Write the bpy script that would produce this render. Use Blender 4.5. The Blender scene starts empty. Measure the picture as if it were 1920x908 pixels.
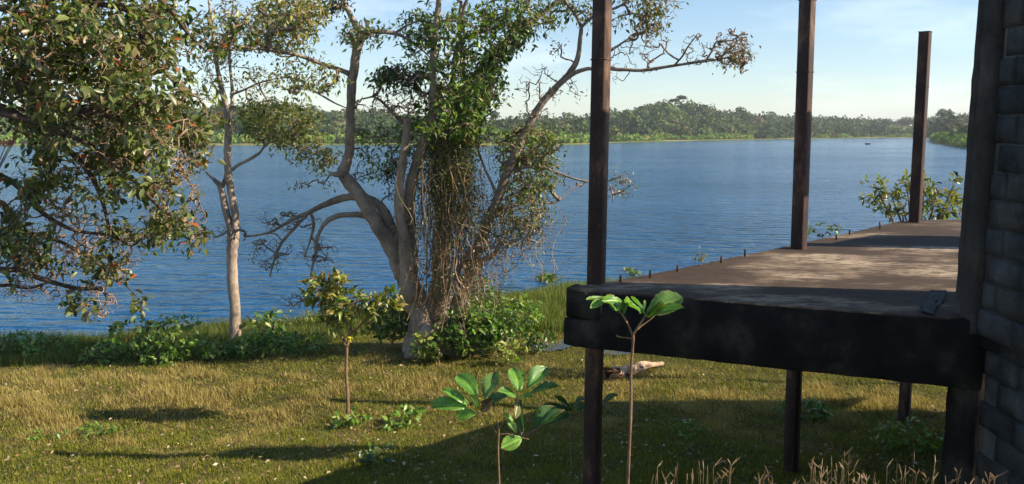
import bpy, math, random
import numpy as np
from mathutils import Vector, Matrix
random.seed(7); RNG = np.random.default_rng(7)
R = math.radians
SC = bpy.context.scene
COL = SC.collection

# ------------------------------------------------------------------ camera
F, HC = 1500.0, 5.6                      # focal length in photo pixels, eye height above the lake
PIT = math.atan(209 / F)
cd = bpy.data.cameras.new('camera'); cam = bpy.data.objects.new('camera', cd); COL.objects.link(cam)
cam.location = (0, 0, HC); cam.rotation_euler = (R(90) - PIT, 0, 0)
cd.sensor_width = 36; cd.lens = F / 1920 * 36; cd.clip_start = 0.05; cd.clip_end = 8000
SC.camera = cam
# ------------------------------------------------------------------ light
SUN_EL, SUN_AZ = 31.0, -9.0               # azimuth: degrees ahead of +X (sun stands to the right)
sd = Vector((math.cos(R(SUN_EL)) * math.cos(R(SUN_AZ)), math.cos(R(SUN_EL)) * math.sin(R(SUN_AZ)), math.sin(R(SUN_EL))))
ld = bpy.data.lights.new('sun', 'SUN'); ld.energy = 5.0; ld.angle = R(0.5); ld.color = (1.0, 0.86, 0.66)
sun = bpy.data.objects.new('sun', ld); COL.objects.link(sun)
sun.rotation_euler = sd.to_track_quat('Z', 'Y').to_euler()
W = bpy.data.worlds.new('World'); SC.world = W; W.use_nodes = True
wn, wl = W.node_tree.nodes, W.node_tree.links
wn.clear()
sky = wn.new('ShaderNodeTexSky'); sky.sky_type = 'NISHITA'; sky.sun_disc = False
sky.sun_elevation = R(SUN_EL); sky.sun_rotation = R(90 - SUN_AZ); sky.air_density = 1.0; sky.dust_density = 0.15; sky.ozone_density = 3.2
tc = wn.new('ShaderNodeTexCoord')
mp = wn.new('ShaderNodeMapping'); mp.inputs['Scale'].default_value = (1.6, 1.6, 7.0)
wl.new(tc.outputs['Generated'], mp.inputs[0])
nz = wn.new('ShaderNodeTexNoise'); nz.inputs['Scale'].default_value = 2.2; nz.inputs['Detail'].default_value = 7; nz.inputs['Roughness'].default_value = 0.58
wl.new(mp.outputs[0], nz.inputs[0])
cr = wn.new('ShaderNodeMapRange'); cr.inputs[1].default_value = 0.54; cr.inputs[2].default_value = 0.80; cr.inputs[3].default_value = 0; cr.inputs[4].default_value = 0.40
wl.new(nz.outputs[0], cr.inputs[0])
mx = wn.new('ShaderNodeMixRGB'); mx.inputs[2].default_value = (9.6, 9.9, 10.2, 1)
wl.new(cr.outputs[0], mx.inputs[0]); wl.new(sky.outputs[0], mx.inputs[1])
bg = wn.new('ShaderNodeBackground'); bg.inputs[1].default_value = 0.095
wl.new(mx.outputs[0], bg.inputs[0])
wo = wn.new('ShaderNodeOutputWorld'); wl.new(bg.outputs[0], wo.inputs[0])
SC.view_settings.view_transform = 'Standard'; SC.view_settings.look = 'None'; SC.view_settings.exposure = 0.85
SC.view_settings.gamma = 1.0
SC.render.engine = 'CYCLES'
SC.cycles.max_bounces = 6; SC.cycles.transparent_max_bounces = 8; SC.cycles.volume_bounces = 0
SC.cycles.use_adaptive_sampling = True; SC.cycles.adaptive_threshold = 0.02
SC.cycles.use_denoising = True
SC.cycles.sample_clamp_indirect = 4.0

# ------------------------------------------------------------------ maths helpers
CP, SP = math.cos(PIT), math.sin(PIT)
def at(px, py, Y):                       # the point of the place seen at a photo pixel, at ground distance Y
    x = (px - 960) / F; v = (454 - py) / F
    ry = CP + v * SP; rz = -SP + v * CP
    t = Y / ry
    return np.array([x * t, Y, HC + rz * t])
def onz(px, py, Z):
    x = (px - 960) / F; v = (454 - py) / F
    t = (Z - HC) / (-SP + v * CP)
    return np.array([x * t, (CP + v * SP) * t, Z])
def wob(x, y, s, k=0):                   # smooth pseudo noise in about -1..1
    x = np.asarray(x, float) / s + k * 17.3; y = np.asarray(y, float) / s - k * 9.1
    return (np.sin(x * 1.7 + np.sin(y * 1.3 + k) * 1.4) * np.cos(y * 1.9 + np.sin(x * 1.1) * 1.2)
            + 0.5 * np.sin(x * 3.9 + y * 2.3 + np.sin(y * 3.1) * 1.5) + 0.3 * np.sin(x * 7.7 - y * 6.1 + np.sin(x * 5.3))) / 1.5
SHX = [-400, -60, -30, -13.4, -5.7, .74, 1.9, 6, 20, 60, 400]
SHY = [-150, 5, 14, 20.4, 23.3, 27.0, 27.7, 29, 33, 45, 160]
def shore(x): return np.interp(x, SHX, SHY) + 0.25 * wob(x, x * 0, 1.3)
def ground(x, y):
    x = np.asarray(x, float); y = np.asarray(y, float)
    z = np.interp(y, [-30, 2.6, 4.5, 7, 8.5, 9.5, 12.5, 17, 30, 200], [4.2, 4.05, 3.0, 2.05, 1.62, 1.38, .95, .65, .5, 1.5])
    z = z - .2 * np.clip((-x - 1) / 4, 0, 1) * np.clip((17 - y) / 5, 0, 1) * np.clip((y - 3) / 5, 0, 1)
    z = z + .035 * wob(x, y, 1.5, 1) + .012 * wob(x, y, .35, 2)
    t = shore(x) - y
    s = np.where(t > 0, .035 + .085 * t, .035 + .22 * t)
    return np.maximum(np.minimum(z, s), -2.0)
def gz(x, y): return float(ground(x, y))

# ------------------------------------------------------------------ object helpers
def tag(o, label=None, cat=None, group=None, kind=None):
    if label: o['label'] = label
    if cat: o['category'] = cat
    if group: o['group'] = group
    if kind: o['kind'] = kind
    return o
def empty(name, loc, label, cat, group=None):
    o = bpy.data.objects.new(name, None); COL.objects.link(o); o.location = tuple(map(float, loc))
    return tag(o, label, cat, group)
def newmesh(name, V, Fc, mat, col=None, smooth=False):
    V = np.asarray(V, np.float32).reshape(-1, 3); Fc = np.asarray(Fc, np.int32); k = Fc.shape[1]
    me = bpy.data.meshes.new(name)
    me.vertices.add(len(V)); me.vertices.foreach_set('co', V.ravel())
    me.loops.add(Fc.size); me.loops.foreach_set('vertex_index', Fc.ravel())
    me.polygons.add(len(Fc)); me.polygons.foreach_set('loop_start', np.arange(len(Fc), dtype=np.int32) * k)
    me.polygons.foreach_set('loop_total', np.full(len(Fc), k, np.int32))
    if smooth: me.polygons.foreach_set('use_smooth', np.ones(len(Fc), bool))
    if col is not None:
        a = me.color_attributes.new('col', 'FLOAT_COLOR', 'POINT')
        c = np.ones((len(V), 4), np.float32); c[:, :3] = col; a.data.foreach_set('color', c.ravel())
    me.update(calc_edges=True); me.materials.append(mat)
    return me
def link(name, me, parent=None, kind=None):
    o = bpy.data.objects.new(name, me); COL.objects.link(o)
    if parent is not None:
        o.parent = parent
        o.matrix_parent_inverse = Matrix.Identity(4)
        w = parent_loc(parent)
        o.location = -w
    if kind: o['kind'] = kind
    return o
def parent_loc(p):
    v = Vector((0, 0, 0))
    while p is not None: v += p.location; p = p.parent
    return v
class MB:
    def __init__(s): s.v = []; s.f = []; s.c = []; s.n = 0
    def add(s, V, Fc, col=None):
        V = np.asarray(V, float).reshape(-1, 3); Fc = np.asarray(Fc)
        s.v.append(V); s.f.append(Fc + s.n); s.n += len(V)
        s.c.append(np.broadcast_to(np.array(col if col is not None else (.5, .5, .5), float), (len(V), 3)))
    def build(s, name, mat, parent=None, kind=None, smooth=False, link_=True):
        me = newmesh(name, np.concatenate(s.v), np.concatenate(s.f), mat, np.concatenate(s.c), smooth)
        return link(name, me, parent, kind) if link_ else me
def smooth_path(pts, n=4):               # Catmull-Rom through rows of (x,y,z,r)
    p = np.asarray(pts, float)
    if len(p) < 3: n = max(n, 2)
    q = np.vstack([2 * p[0] - p[1], p, 2 * p[-1] - p[-2]])
    out = []
    for i in range(1, len(q) - 2):
        for j in range(n):
            t = j / n
            out.append(.5 * ((2 * q[i]) + (-q[i-1] + q[i+1]) * t + (2*q[i-1] - 5*q[i] + 4*q[i+1] - q[i+2]) * t*t + (-q[i-1] + 3*q[i] - 3*q[i+1] + q[i+2]) * t**3))
    out.append(p[-1]); out = np.array(out); out[:, 3] = np.maximum(out[:, 3], p[:, 3].min() * .8)
    return out
def tube(mb, path, k=8, lump=.0, col=None, cap=True):
    path = np.asarray(path, float); n = len(path)
    P_, r = path[:, :3], path[:, 3]
    d = np.gradient(P_, axis=0); d /= np.linalg.norm(d, axis=1)[:, None] + 1e-9
    up = np.array([.13, .31, .94]) if abs(d[0][2]) < .9 else np.array([.9, .4, .1])
    V = []
    u = np.cross(d[0], up); u /= np.linalg.norm(u)
    ph = random.uniform(0, 6)
    for i in range(n):
        u = u - d[i] * np.dot(u, d[i]); u /= np.linalg.norm(u) + 1e-9
        w = np.cross(d[i], u)
        a = np.arange(k) * 2 * np.pi / k
        rr = r[i] * (1 + lump * np.sin(a * 3 + ph + i * .35) + lump * .7 * np.sin(a * 2 - i * .8 + ph * 2))
        V.append(P_[i] + np.outer(np.cos(a) * rr, u) + np.outer(np.sin(a) * rr, w))
    V = np.concatenate(V)
    fs = []
    a = np.arange(k); b = (a + 1) % k
    for i in range(n - 1):
        fs.append(np.stack([i*k + a, i*k + b, (i+1)*k + b, (i+1)*k + a], 1))
    if cap and k % 2 == 0 :
        for base in (0, (n-1)*k):
            for j in range(1, k - 2, 2):
                q = [base, base + j, base + j + 1, base + j + 2]
                fs.append(np.array([q if base else q[::-1]]))
    mb.add(V, np.concatenate(fs), col)
def box(mb, lo, hi, col=None, j=0.0):
    lo, hi = np.array(lo, float), np.array(hi, float)
    V = np.array([[(lo, hi)[(i >> 0) & 1][0], (lo, hi)[(i >> 1) & 1][1], (lo, hi)[(i >> 2) & 1][2]] for i in range(8)])
    if j: V = V + RNG.uniform(-j, j, V.shape)
    mb.add(V, [[0, 2, 3, 1], [4, 5, 7, 6], [0, 1, 5, 4], [2, 6, 7, 3], [0, 4, 6, 2], [1, 3, 7, 5]], col)
def segs(mb, A, B, ra, rb, col, k=3):    # many thin twig pieces at once
    A, B = np.asarray(A), np.asarray(B); n = len(A)
    if n == 0: return
    d = B - A; L = np.linalg.norm(d, axis=1)[:, None] + 1e-9; d = d / L
    up = np.where(np.abs(d[:, 2:3]) > .9, np.array([[1., 0, 0]]), np.array([[0, 0, 1.]]))
    u = np.cross(d, up); u /= np.linalg.norm(u, axis=1)[:, None] + 1e-9; w = np.cross(d, u)
    V = np.zeros((n, 2 * k, 3))
    for i in range(k):
        a = i * 2 * np.pi / k; dv = u * math.cos(a) + w * math.sin(a)
        V[:, i] = A + dv * np.asarray(ra)[:, None]; V[:, k + i] = B + dv * np.asarray(rb)[:, None]
    f = np.array([[i, (i+1) % k, k + (i+1) % k, k + i] for i in range(k)])
    Fc = (f[None] + (np.arange(n) * 2 * k)[:, None, None]).reshape(-1, 4)
    c = np.repeat(np.broadcast_to(np.asarray(col, float), (n, 3)), 2 * k, axis=0)
    mb.v.append(V.reshape(-1, 3)); mb.f.append(Fc + mb.n); mb.c.append(c); mb.n += n * 2 * k

# ------------------------------------------------------------------ leaves
LEAF_HI_V = np.array([[0, 0, 0], [-.17, .28, .05], [0, .3, -.01], [.17, .28, .05], [-.2, .62, .045], [0, .64, -.03], [.2, .62, .045], [0, 1, -.12]])
LEAF_HI_F = np.array([[0, 2, 1, 1], [0, 3, 2, 2], [1, 2, 5, 4], [2, 3, 6, 5], [4, 5, 7, 7], [5, 6, 7, 7]])
LEAF_LO_V = np.array([[0, 0, 0], [-.2, .45, .07], [.2, .45, .07], [0, 1, -.06]])
LEAF_LO_F = np.array([[0, 3, 1], [0, 2, 3]])
def frames(D, N):
    D = D / (np.linalg.norm(D, axis=1)[:, None] + 1e-9)
    S = np.cross(D, N); S /= np.linalg.norm(S, axis=1)[:, None] + 1e-9
    N = np.cross(S, D)
    return S, D, N
def leaf_mesh_arrays(P0, D, N, size, width, hi):
    S, D, N = frames(D, N)
    T = LEAF_HI_V if hi else LEAF_LO_V
    V = (P0[:, None] + T[None, :, 0:1] * (S * (size * width)[:, None])[:, None]
         + T[None, :, 1:2] * (D * size[:, None])[:, None] + T[None, :, 2:3] * (N * size[:, None])[:, None])
    return V
TRI_HI = np.array([[0, 2, 1], [0, 3, 2], [1, 2, 5], [1, 5, 4], [2, 3, 6], [2, 6, 5], [4, 5, 7], [5, 6, 7]])
def leaves_obj(name, mat, P0, D, N, size, width, cols, hi=False, parent=None, kind='stuff'):
    V = leaf_mesh_arrays(P0, D, N, size, width, hi); k = V.shape[1]
    T = TRI_HI if hi else LEAF_LO_F
    Fc = (T[None] + (np.arange(len(P0)) * k)[:, None, None]).reshape(-1, 3)
    me = newmesh(name, V.reshape(-1, 3), Fc, mat, np.repeat(cols, k, axis=0))
    return link(name, me, parent, kind)
def pal(cols, weights, n, jit=.22):
    c = np.array(cols); w = np.array(weights, float); w /= w.sum()
    idx = RNG.choice(len(c), n, p=w)
    out = c[idx] * RNG.uniform(1 - jit, 1 + jit, (n, 1)) * RNG.uniform(.93, 1.07, (n, 3))
    return np.clip(out, .004, .8), idx

# ------------------------------------------------------------------ materials
def mat_base(name):
    m = bpy.data.materials.new(name); m.use_nodes = True
    n, l = m.node_tree.nodes, m.node_tree.links
    return m, n, l, n['Principled BSDF'], n['Material Output']
def noise(n, l, scale, detail=5, rough=.6, vec=None, sc3=None, coord='Object'):
    t = n.new('ShaderNodeTexNoise'); t.inputs['Scale'].default_value = scale; t.inputs['Detail'].default_value = detail; t.inputs['Roughness'].default_value = rough
    if vec is None:
        tc = n.new('ShaderNodeTexCoord'); vec = tc.outputs[coord]
        if coord == 'World': pass
    if sc3:
        mp = n.new('ShaderNodeMapping'); mp.inputs['Scale'].default_value = sc3; l.new(vec, mp.inputs[0]); vec = mp.outputs[0]
    l.new(vec, t.inputs[0]); return t.outputs[0]
def wpos(n): return n.new('ShaderNodeNewGeometry').outputs['Position']
def ramp(n, l, src, stops):
    r = n.new('ShaderNodeValToRGB'); e = r.color_ramp.elements
    while len(e) < len(stops): e.new(.5)
    for i, (p, c) in enumerate(stops): e[i].position = p; e[i].color = (*c, 1)
    l.new(src, r.inputs[0]); return r.outputs[0]
def mixc(n, l, fac, a, b, mode='MIX'):
    m = n.new('ShaderNodeMixRGB'); m.blend_type = mode
    for i, s in ((0, fac), (1, a), (2, b)):
        if isinstance(s, (int, float)): m.inputs[i].default_value = s
        elif isinstance(s, tuple): m.inputs[i].default_value = (*s, 1)
        else: l.new(s, m.inputs[i])
    return m.outputs[0]
def bump(n, l, h, strength, dist, bs, prev=None):
    b = n.new('ShaderNodeBump'); b.inputs['Strength'].default_value = strength; b.inputs['Distance'].default_value = dist
    l.new(h, b.inputs['Height'])
    if prev is not None: l.new(prev, b.inputs['Normal'])
    l.new(b.outputs[0], bs.inputs['Normal']); return b.outputs[0]
def mr(n, l, src, a, b, c=0., d=1.):
    m = n.new('ShaderNodeMapRange'); m.inputs[1].default_value = a; m.inputs[2].default_value = b; m.inputs[3].default_value = c; m.inputs[4].default_value = d
    l.new(src, m.inputs[0]); return m.outputs[0]

def leaf_mat(name, trans=.35, rough=.45, spec=.4, tint=(1.25, 1.35, .5)):
    m, n, l, bs, out = mat_base(name)
    a = n.new('ShaderNodeAttribute'); a.attribute_name = 'col'
    bs.inputs['Roughness'].default_value = rough; bs.inputs['Specular IOR Level'].default_value = spec
    l.new(a.outputs['Color'], bs.inputs['Base Color'])
    tr = n.new('ShaderNodeBsdfTranslucent')
    l.new(mixc(n, l, 1.0, a.outputs['Color'], tint, 'MULTIPLY'), tr.inputs[0])
    ms = n.new('ShaderNodeMixShader'); ms.inputs[0].default_value = trans
    l.new(bs.outputs[0], ms.inputs[1]); l.new(tr.outputs[0], ms.inputs[2]); l.new(ms.outputs[0], out.inputs[0])
    return m
M_LEAF = leaf_mat('leaf', .32, .38, .5)
M_GRASS = leaf_mat('grass_blade', .3, .6, .2, (1.2, 1.2, .6))
M_FAR = leaf_mat('far_foliage', .15, .7, .1)
M_LITTER = leaf_mat('dry_leaf', .1, .7, .2, (1, .9, .7))

def bark_mat(name, c1, c2, c3, patch=.55, scale=1.0, spec=.2):
    m, n, l, bs, out = mat_base(name)
    w = wpos(n)
    big = noise(n, l, 3.2 * scale, 5, .65, w, (1, 1, .6))
    fine = noise(n, l, 22 * scale, 6, .7, w, (1, 1, .35))
    c = ramp(n, l, big, [(.3, c2), (patch, c1), (.75, c3)])
    c = mixc(n, l, mr(n, l, fine, .3, .75, .0, .75), c, c2)
    a = n.new('ShaderNodeAttribute'); a.attribute_name = 'col'
    c = mixc(n, l, 1.0, c, mixc(n, l, 1.0, a.outputs['Color'], (2, 2, 2), 'MULTIPLY'), 'MULTIPLY')
    l.new(c, bs.inputs['Base Color']); bs.inputs['Roughness'].default_value = .85; bs.inputs['Specular IOR Level'].default_value = spec
    bump(n, l, fine, .9, .02, bs)
    return m
M_BARK_PALE = bark_mat('pale_bark', (.50, .39, .30), (.13, .10, .085), (.60, .50, .41), .5)
M_BARK_FIG = bark_mat('grey_brown_bark', (.40, .31, .24), (.15, .11, .085), (.58, .48, .40), .5)
M_BARK_DARK = bark_mat('dark_bark', (.14, .095, .065), (.05, .035, .027), (.34, .26, .19), .52, 2.2)
M_TWIG = bark_mat('twig', (.36, .27, .20), (.15, .11, .08), (.52, .43, .34), .5, 3)
M_STEM = bark_mat('sapling_stem', (.36, .22, .13), (.16, .09, .055), (.42, .30, .19), .5, 4)

def concrete_deck():
    m, n, l, bs, out = mat_base('stained_deck_concrete')
    w = wpos(n)
    a = noise(n, l, .62, 7, .58, w, (1, 1.9, 1))
    b = noise(n, l, 5.5, 8, .7, w, (1, 2.6, 1)); g = noise(n, l, 40, 4, .7, w)
    c = ramp(n, l, a, [(.44, (.040, .025, .016)), (.525, (.070, .045, .029)), (.575, (.22, .16, .105)), (.68, (.46, .36, .25))])
    c = mixc(n, l, mr(n, l, b, .46, .58, 0, .85), c, (.060, .038, .026))
    v = noise(n, l, 16, 6, .75, w, (1, 2.2, 1)); c = mixc(n, l, mr(n, l, v, .57, .70, 0, .4), c, (.34, .28, .21))
    c = mixc(n, l, mr(n, l, g, .4, .7, 0, .35), c, (.05, .035, .028))
    l.new(c, bs.inputs['Base Color']); bs.inputs['Roughness'].default_value = .9; bs.inputs['Specular IOR Level'].default_value = .25
    nb = bump(n, l, b, .5, .02, bs); bump(n, l, g, .5, .006, bs, nb)
    return m
M_DECK = concrete_deck()
def grime(name, c1, c2, c3, sc=2.0, st=.7):
    m, n, l, bs, out = mat_base(name)
    w = wpos(n)
    a = noise(n, l, sc, 7, .65, w); s = noise(n, l, 3.5, 5, .6, w, (1, 1, .25)); g = noise(n, l, 55, 4, .7, w)
    c = ramp(n, l, a, [(.32, c2), (.5, c1), (.68, c3)])
    c = mixc(n, l, mr(n, l, s, .4, .65, 0, .65), c, c2)
    c = mixc(n, l, mr(n, l, g, .35, .7, 0, .35), c, tuple(x * .5 for x in c2))
    l.new(c, bs.inputs['Base Color']); bs.inputs['Roughness'].default_value = .93; bs.inputs['Specular IOR Level'].default_value = .15
    nb = bump(n, l, g, st, .008, bs); bump(n, l, a, .5, .03, bs, nb)
    return m
M_BEAM = grime('shade_black_concrete', (.022, .021, .019), (.009, .009, .009), (.085, .074, .058), 2.2)  # base lowered to near black so the shaded beams stay dark
M_COLUMN = grime('weathered_concrete', (.085, .074, .064), (.034, .03, .027), (.14, .12, .10), 3.0)
M_MORTAR = grime('mortar', (.20, .19, .175), (.08, .078, .07), (.26, .25, .23), 6.0)  # joints lightened to stand for block edges catching light
M_BLOCKS = [grime('concrete_block_%s' % nm, a, b, c, 4.5) for nm, a, b, c in (
    ('grey', (.070, .070, .070), (.028, .029, .030), (.11, .11, .11)),
    ('blue_grey', (.056, .058, .061), (.024, .025, .027), (.09, .093, .097)),
    ('warm_grey', (.078, .074, .068), (.033, .031, .029), (.12, .113, .105)))]
def steel():
    m, n, l, bs, out = mat_base('rusty_painted_steel')
    w = wpos(n)
    a = noise(n, l, 2.6, 7, .65, w, (1, 1, .45)); g = noise(n, l, 28, 5, .7, w, (1, 1, .3))
    c = ramp(n, l, a, [(.36, (.022, .009, .008)), (.52, (.055, .024, .017)), (.64, (.20, .115, .07))])
    c = mixc(n, l, mr(n, l, g, .55, .8, 0, .3), c, (.30, .22, .15))
    l.new(c, bs.inputs['Base Color']); bs.inputs['Roughness'].default_value = .62; bs.inputs['Specular IOR Level'].default_value = .35
    bump(n, l, g, .35, .004, bs)
    return m
M_STEEL = steel()
def plain(name, c, rough=.7, spec=.3, bs_=.3, metal=0):
    m, n, l, bs, out = mat_base(name)
    g = noise(n, l, 30, 5, .7, wpos(n))
    l.new(mixc(n, l, mr(n, l, g, .35, .7, 0, .6), c, tuple(x * .55 for x in c)), bs.inputs['Base Color'])
    bs.inputs['Roughness'].default_value = rough; bs.inputs['Specular IOR Level'].default_value = spec; bs.inputs['Metallic'].default_value = metal
    bump(n, l, g, bs_, .005, bs)
    return m
def ground_mat():
    m, n, l, bs, out = mat_base('grassy_earth')
    w = wpos(n)
    a = noise(n, l, .55, 6, .6, w); b = noise(n, l, 6, 7, .7, w, (1, .8, 1)); g = noise(n, l, 60, 4, .7, w)
    c = ramp(n, l, a, [(.38, (.060, .062, .018)), (.52, (.105, .090, .030)), (.62, (.19, .135, .058))])
    c = mixc(n, l, mr(n, l, b, .4, .65, 0, .7), c, (.050, .050, .016))
    c = mixc(n, l, mr(n, l, g, .45, .7, 0, .6), c, (.03, .028, .014))
    l.new(c, bs.inputs['Base Color']); bs.inputs['Roughness'].default_value = .95; bs.inputs['Specular IOR Level'].default_value = .1
    bump(n, l, b, .8, .05, bs)
    return m
M_GROUND = ground_mat()
def far_land_mat():
    m, n, l, bs, out = mat_base('far_meadow')
    w = wpos(n)
    a = noise(n, l, .02, 7, .65, w)
    c = ramp(n, l, a, [(.35, (.08, .10, .03)), (.5, (.15, .17, .045)), (.65, (.27, .24, .10))])
    l.new(c, bs.inputs['Base Color']); bs.inputs['Roughness'].default_value = 1; bs.inputs['Specular IOR Level'].default_value = 0
    return m
M_FARLAND = far_land_mat()
def water_mat():
    m, n, l, bs, out = mat_base('lake_water')
    w = wpos(n)
    bs.inputs['Base Color'].default_value = (.010, .085, .215, 1)
    bs.inputs['Roughness'].default_value = .12; bs.inputs['IOR'].default_value = 1.33
    a = noise(n, l, 1.25, 2, .45, w, (.36, 1.5, 1)); b = noise(n, l, 4.2, 2, .5, w, (.45, 1.3, 1)); d = noise(n, l, .30, 2, .5, w, (.5, 1, 1))
    lane = mr(n, l, noise(n, l, .035, 3, .6, w, (.35, 1, 1)), .42, .60, .5, 1.0)
    sx = n.new('ShaderNodeSeparateXYZ'); l.new(w, sx.inputs[0])
    calm = mr(n, l, sx.outputs[1], 35, 330, 1.0, .22)                 # the wind drops towards the sheltered far shore
    mu = n.new('ShaderNodeMath'); mu.operation = 'MULTIPLY'; l.new(lane, mu.inputs[0]); l.new(calm, mu.inputs[1])
    p = bump(n, l, a, 1.0, 1.0, bs); q = bump(n, l, b, 1.0, .22, bs, p); bump(n, l, d, 1.0, .7, bs, q)
    for k in n:
        if k.type == 'BUMP': l.new(mu.outputs[0], k.inputs['Strength'])
    return m
M_WATER = water_mat()

# ------------------------------------------------------------------ near ground, lake, far land
def grid(xs, ys, zf):
    X, Y = np.meshgrid(xs, ys); Z = zf(X, Y); nx, ny = len(xs), len(ys)
    V = np.stack([X, Y, Z], -1).reshape(-1, 3)
    i = np.arange(nx - 1)[None] + (np.arange(ny - 1) * nx)[:, None]
    return V, np.stack([i, i + 1, i + 1 + nx, i + nx], -1).reshape(-1, 4)
xs = np.unique(np.concatenate([np.linspace(-320, -24, 40), np.linspace(-24, 24, 330), np.linspace(24, 320, 40)]))
ys = np.unique(np.concatenate([np.linspace(-120, 0, 20), np.linspace(0, 32, 240), np.linspace(32, 175, 40)]))
V, Fc = grid(xs, ys, ground)
link('ground', newmesh('ground', V, Fc, M_GROUND, smooth=True), kind='structure')
V, Fc = grid(np.linspace(-2600, 2600, 14), np.linspace(-600, 4200, 14), lambda X, Y: X * 0)
link('lake_water', newmesh('lake_water', V, Fc, M_WATER), kind='structure')
V, Fc = grid(np.linspace(-2600, 2600, 6), np.linspace(-600, 4200, 6), lambda X, Y: X * 0 - 4)
link('lake_bed', newmesh('lake_bed', V, Fc, M_GROUND), kind='structure')
# a little pool at the edge of the grass bank
def disc(mb, cx, cy, rx, ry, z, n=26, col=None):
    a = np.arange(n) * 2 * np.pi / n; rr = 1 + .18 * np.sin(a * 3 + cx) + .1 * np.sin(a * 7)
    V = np.vstack([[cx, cy, z], np.stack([cx + rx * rr * np.cos(a), cy + ry * rr * np.sin(a), a * 0 + z], 1)])
    mb.add(V, [[0, 1 + i, 1 + (i + 1) % n, 1 + (i + 1) % n] for i in range(n)], col)

D0X = [-3000, -500, 0, 700, 900, 1000, 1060, 1110, 1150, 1300, 1500, 1700, 1741, 1747, 1810, 1920, 2500, 6000]
D0Y = [190, 260, 305, 318, 305, 300, 318, 345, 378, 450, 540, 640, 650, 365, 245, 225, 200, 160]
RX = [-3000, 0, 500, 560, 650, 720, 900, 1000, 1100, 1180, 1240, 1300, 1350, 1440, 1600, 1700, 1810, 2500, 6000]
RY = [185, 188, 176, 182, 192, 196, 206, 205, 200, 187, 175, 180, 191, 203, 209, 208, 206, 200, 190]
RD = [480, 520, 520, 520, 530, 540, 600, 610, 620, 620, 620, 640, 650, 800, 900, 900, 900, 800, 600]
def pxof(x, y): return 960 + F * x / np.maximum(y, 1e-3) 
def farh(px, D):
    d0 = np.interp(px, D0X, D0Y) + 5 * wob(px, px * 0, 30, 3); rd = np.interp(px, RX, RD); ry = np.interp(px, RX, RY)
    H = (245 - ry) * rd / F + HC - 16.0 + 1.2 * wob(px, px*0, 60, 5)
    t = (D - d0) / np.maximum(rd - d0, 30)
    s = np.clip(t, 0, 1); s = s * s * (3 - 2 * s) * .75 + s * .25
    h = .5 + (H - .5) * np.clip((s - .06) / .94, 0, 1) + 1.5 * wob(px, D * 2.0, 70, 4) * np.clip(t * 3, 0, 1)
    h = np.where(D > rd, H * np.clip(1 - (D - rd) / 2500, .3, 1), h)
    return np.where(D < d0, .4 - (d0 - D) * .09, h)
az = np.concatenate([np.linspace(-3000, -200, 60), np.linspace(-200, 2050, 330), np.linspace(2050, 6000, 70)])
Dd = np.concatenate([np.linspace(150, 660, 130), np.linspace(668, 1200, 40), [1600, 2200, 3000]])
PX, DD = np.meshgrid(az, Dd)
th = np.arctan((PX - 960) / F)
V = np.stack([DD * np.tan(th), DD, farh(PX, DD)], -1).reshape(-1, 3)
nx = len(az); i = np.arange(nx - 1)[None] + (np.arange(len(Dd) - 1) * nx)[:, None]
Fc = np.stack([i, i + 1, i + 1 + nx, i + nx], -1).reshape(-1, 4)
link('hills', newmesh('hills', V, Fc, M_FARLAND, smooth=True), kind='structure')

# ---- far woods
def crown_arrays(cx, cy, cz, rx, rz, q, qs, col, rng=RNG):
    # leaf clumps on the skin of a lumpy dome; many small flat faces facing roughly outwards
    n = len(cx)
    u = rng.normal(size=(n, q, 3)); u[..., 2] = np.abs(u[..., 2]) * 1.0 - .25; u /= np.linalg.norm(u, axis=-1)[..., None]
    k = rng.uniform(0, 6, (n, 1, 3))
    lump = 1 + .22 * np.sin(u[..., 0] * 4.5 + k[..., 0]) * np.cos(u[..., 1] * 4.2 + k[..., 1]) + .15 * np.sin(u[..., 2] * 7 + u[..., 0] * 6 + k[..., 2])
    rad = lump * rng.uniform(.82, 1.05, (n, q))
    P0 = np.stack([cx[:, None] + u[..., 0] * rad * rx[:, None], cy[:, None] + u[..., 1] * rad * rx[:, None], cz[:, None] + u[..., 2] * rad * rz[:, None]], -1)
    N = u + rng.normal(scale=.45, size=u.shape); N /= np.linalg.norm(N, axis=-1)[..., None]
    T = np.cross(N, rng.normal(size=N.shape)); T /= np.linalg.norm(T, axis=-1)[..., None] + 1e-9
    B = np.cross(N, T); s = (qs * rng.uniform(.6, 1.3, (n, q)))[..., None] * rx[:, None, None] / 4
    V = np.stack([P0 - T * s, P0 + B * s * .8, P0 + T * s, P0 - B * s * .8], 2).reshape(-1, 3)
    c = np.repeat(np.repeat(col, q, 0) * rng.uniform(.75, 1.25, (n * q, 1)), 4, 0)
    Fc = np.arange(n * q * 4).reshape(-1, 4)
    return V, Fc, c
GREENS = [(.06, .10, .026), (.085, .125, .032), (.042, .07, .024), (.12, .15, .045), (.15, .13, .065), (.028, .05, .02)]
def far_trees(name, px, D, rx, rz, cols, w, q=100, qs=.75):
    x = D * (px - 960) / F; z = farh(px, D)
    col, _ = pal(cols, w, len(px), .15)
    cz = z + rz * .42
    V, Fc, c = crown_arrays(x, D, cz, rx, rz, q, qs, col)
    me = newmesh(name, V, Fc, M_FAR, c)
    return link(name, me, kind='stuff')
n = 6200
px = RNG.uniform(-350, 2300, n); d0 = np.interp(px, D0X, D0Y); rd = np.interp(px, RX, RD)
D = d0 + 5 + 13 * RNG.uniform(size=n) ** .5 + (rd + 35 - d0 - 16) * RNG.uniform(0, 1, n) ** .85
keep = ~((wob(px, D, 55, 9) > .62) & (D > d0 + 60)) & ~((px > 1635) & (px < 1725) & (D > 690) & (D < 860)) & ~((px > 1296) & (px < 1322) & (D > 500) & (D < 545))
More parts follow.
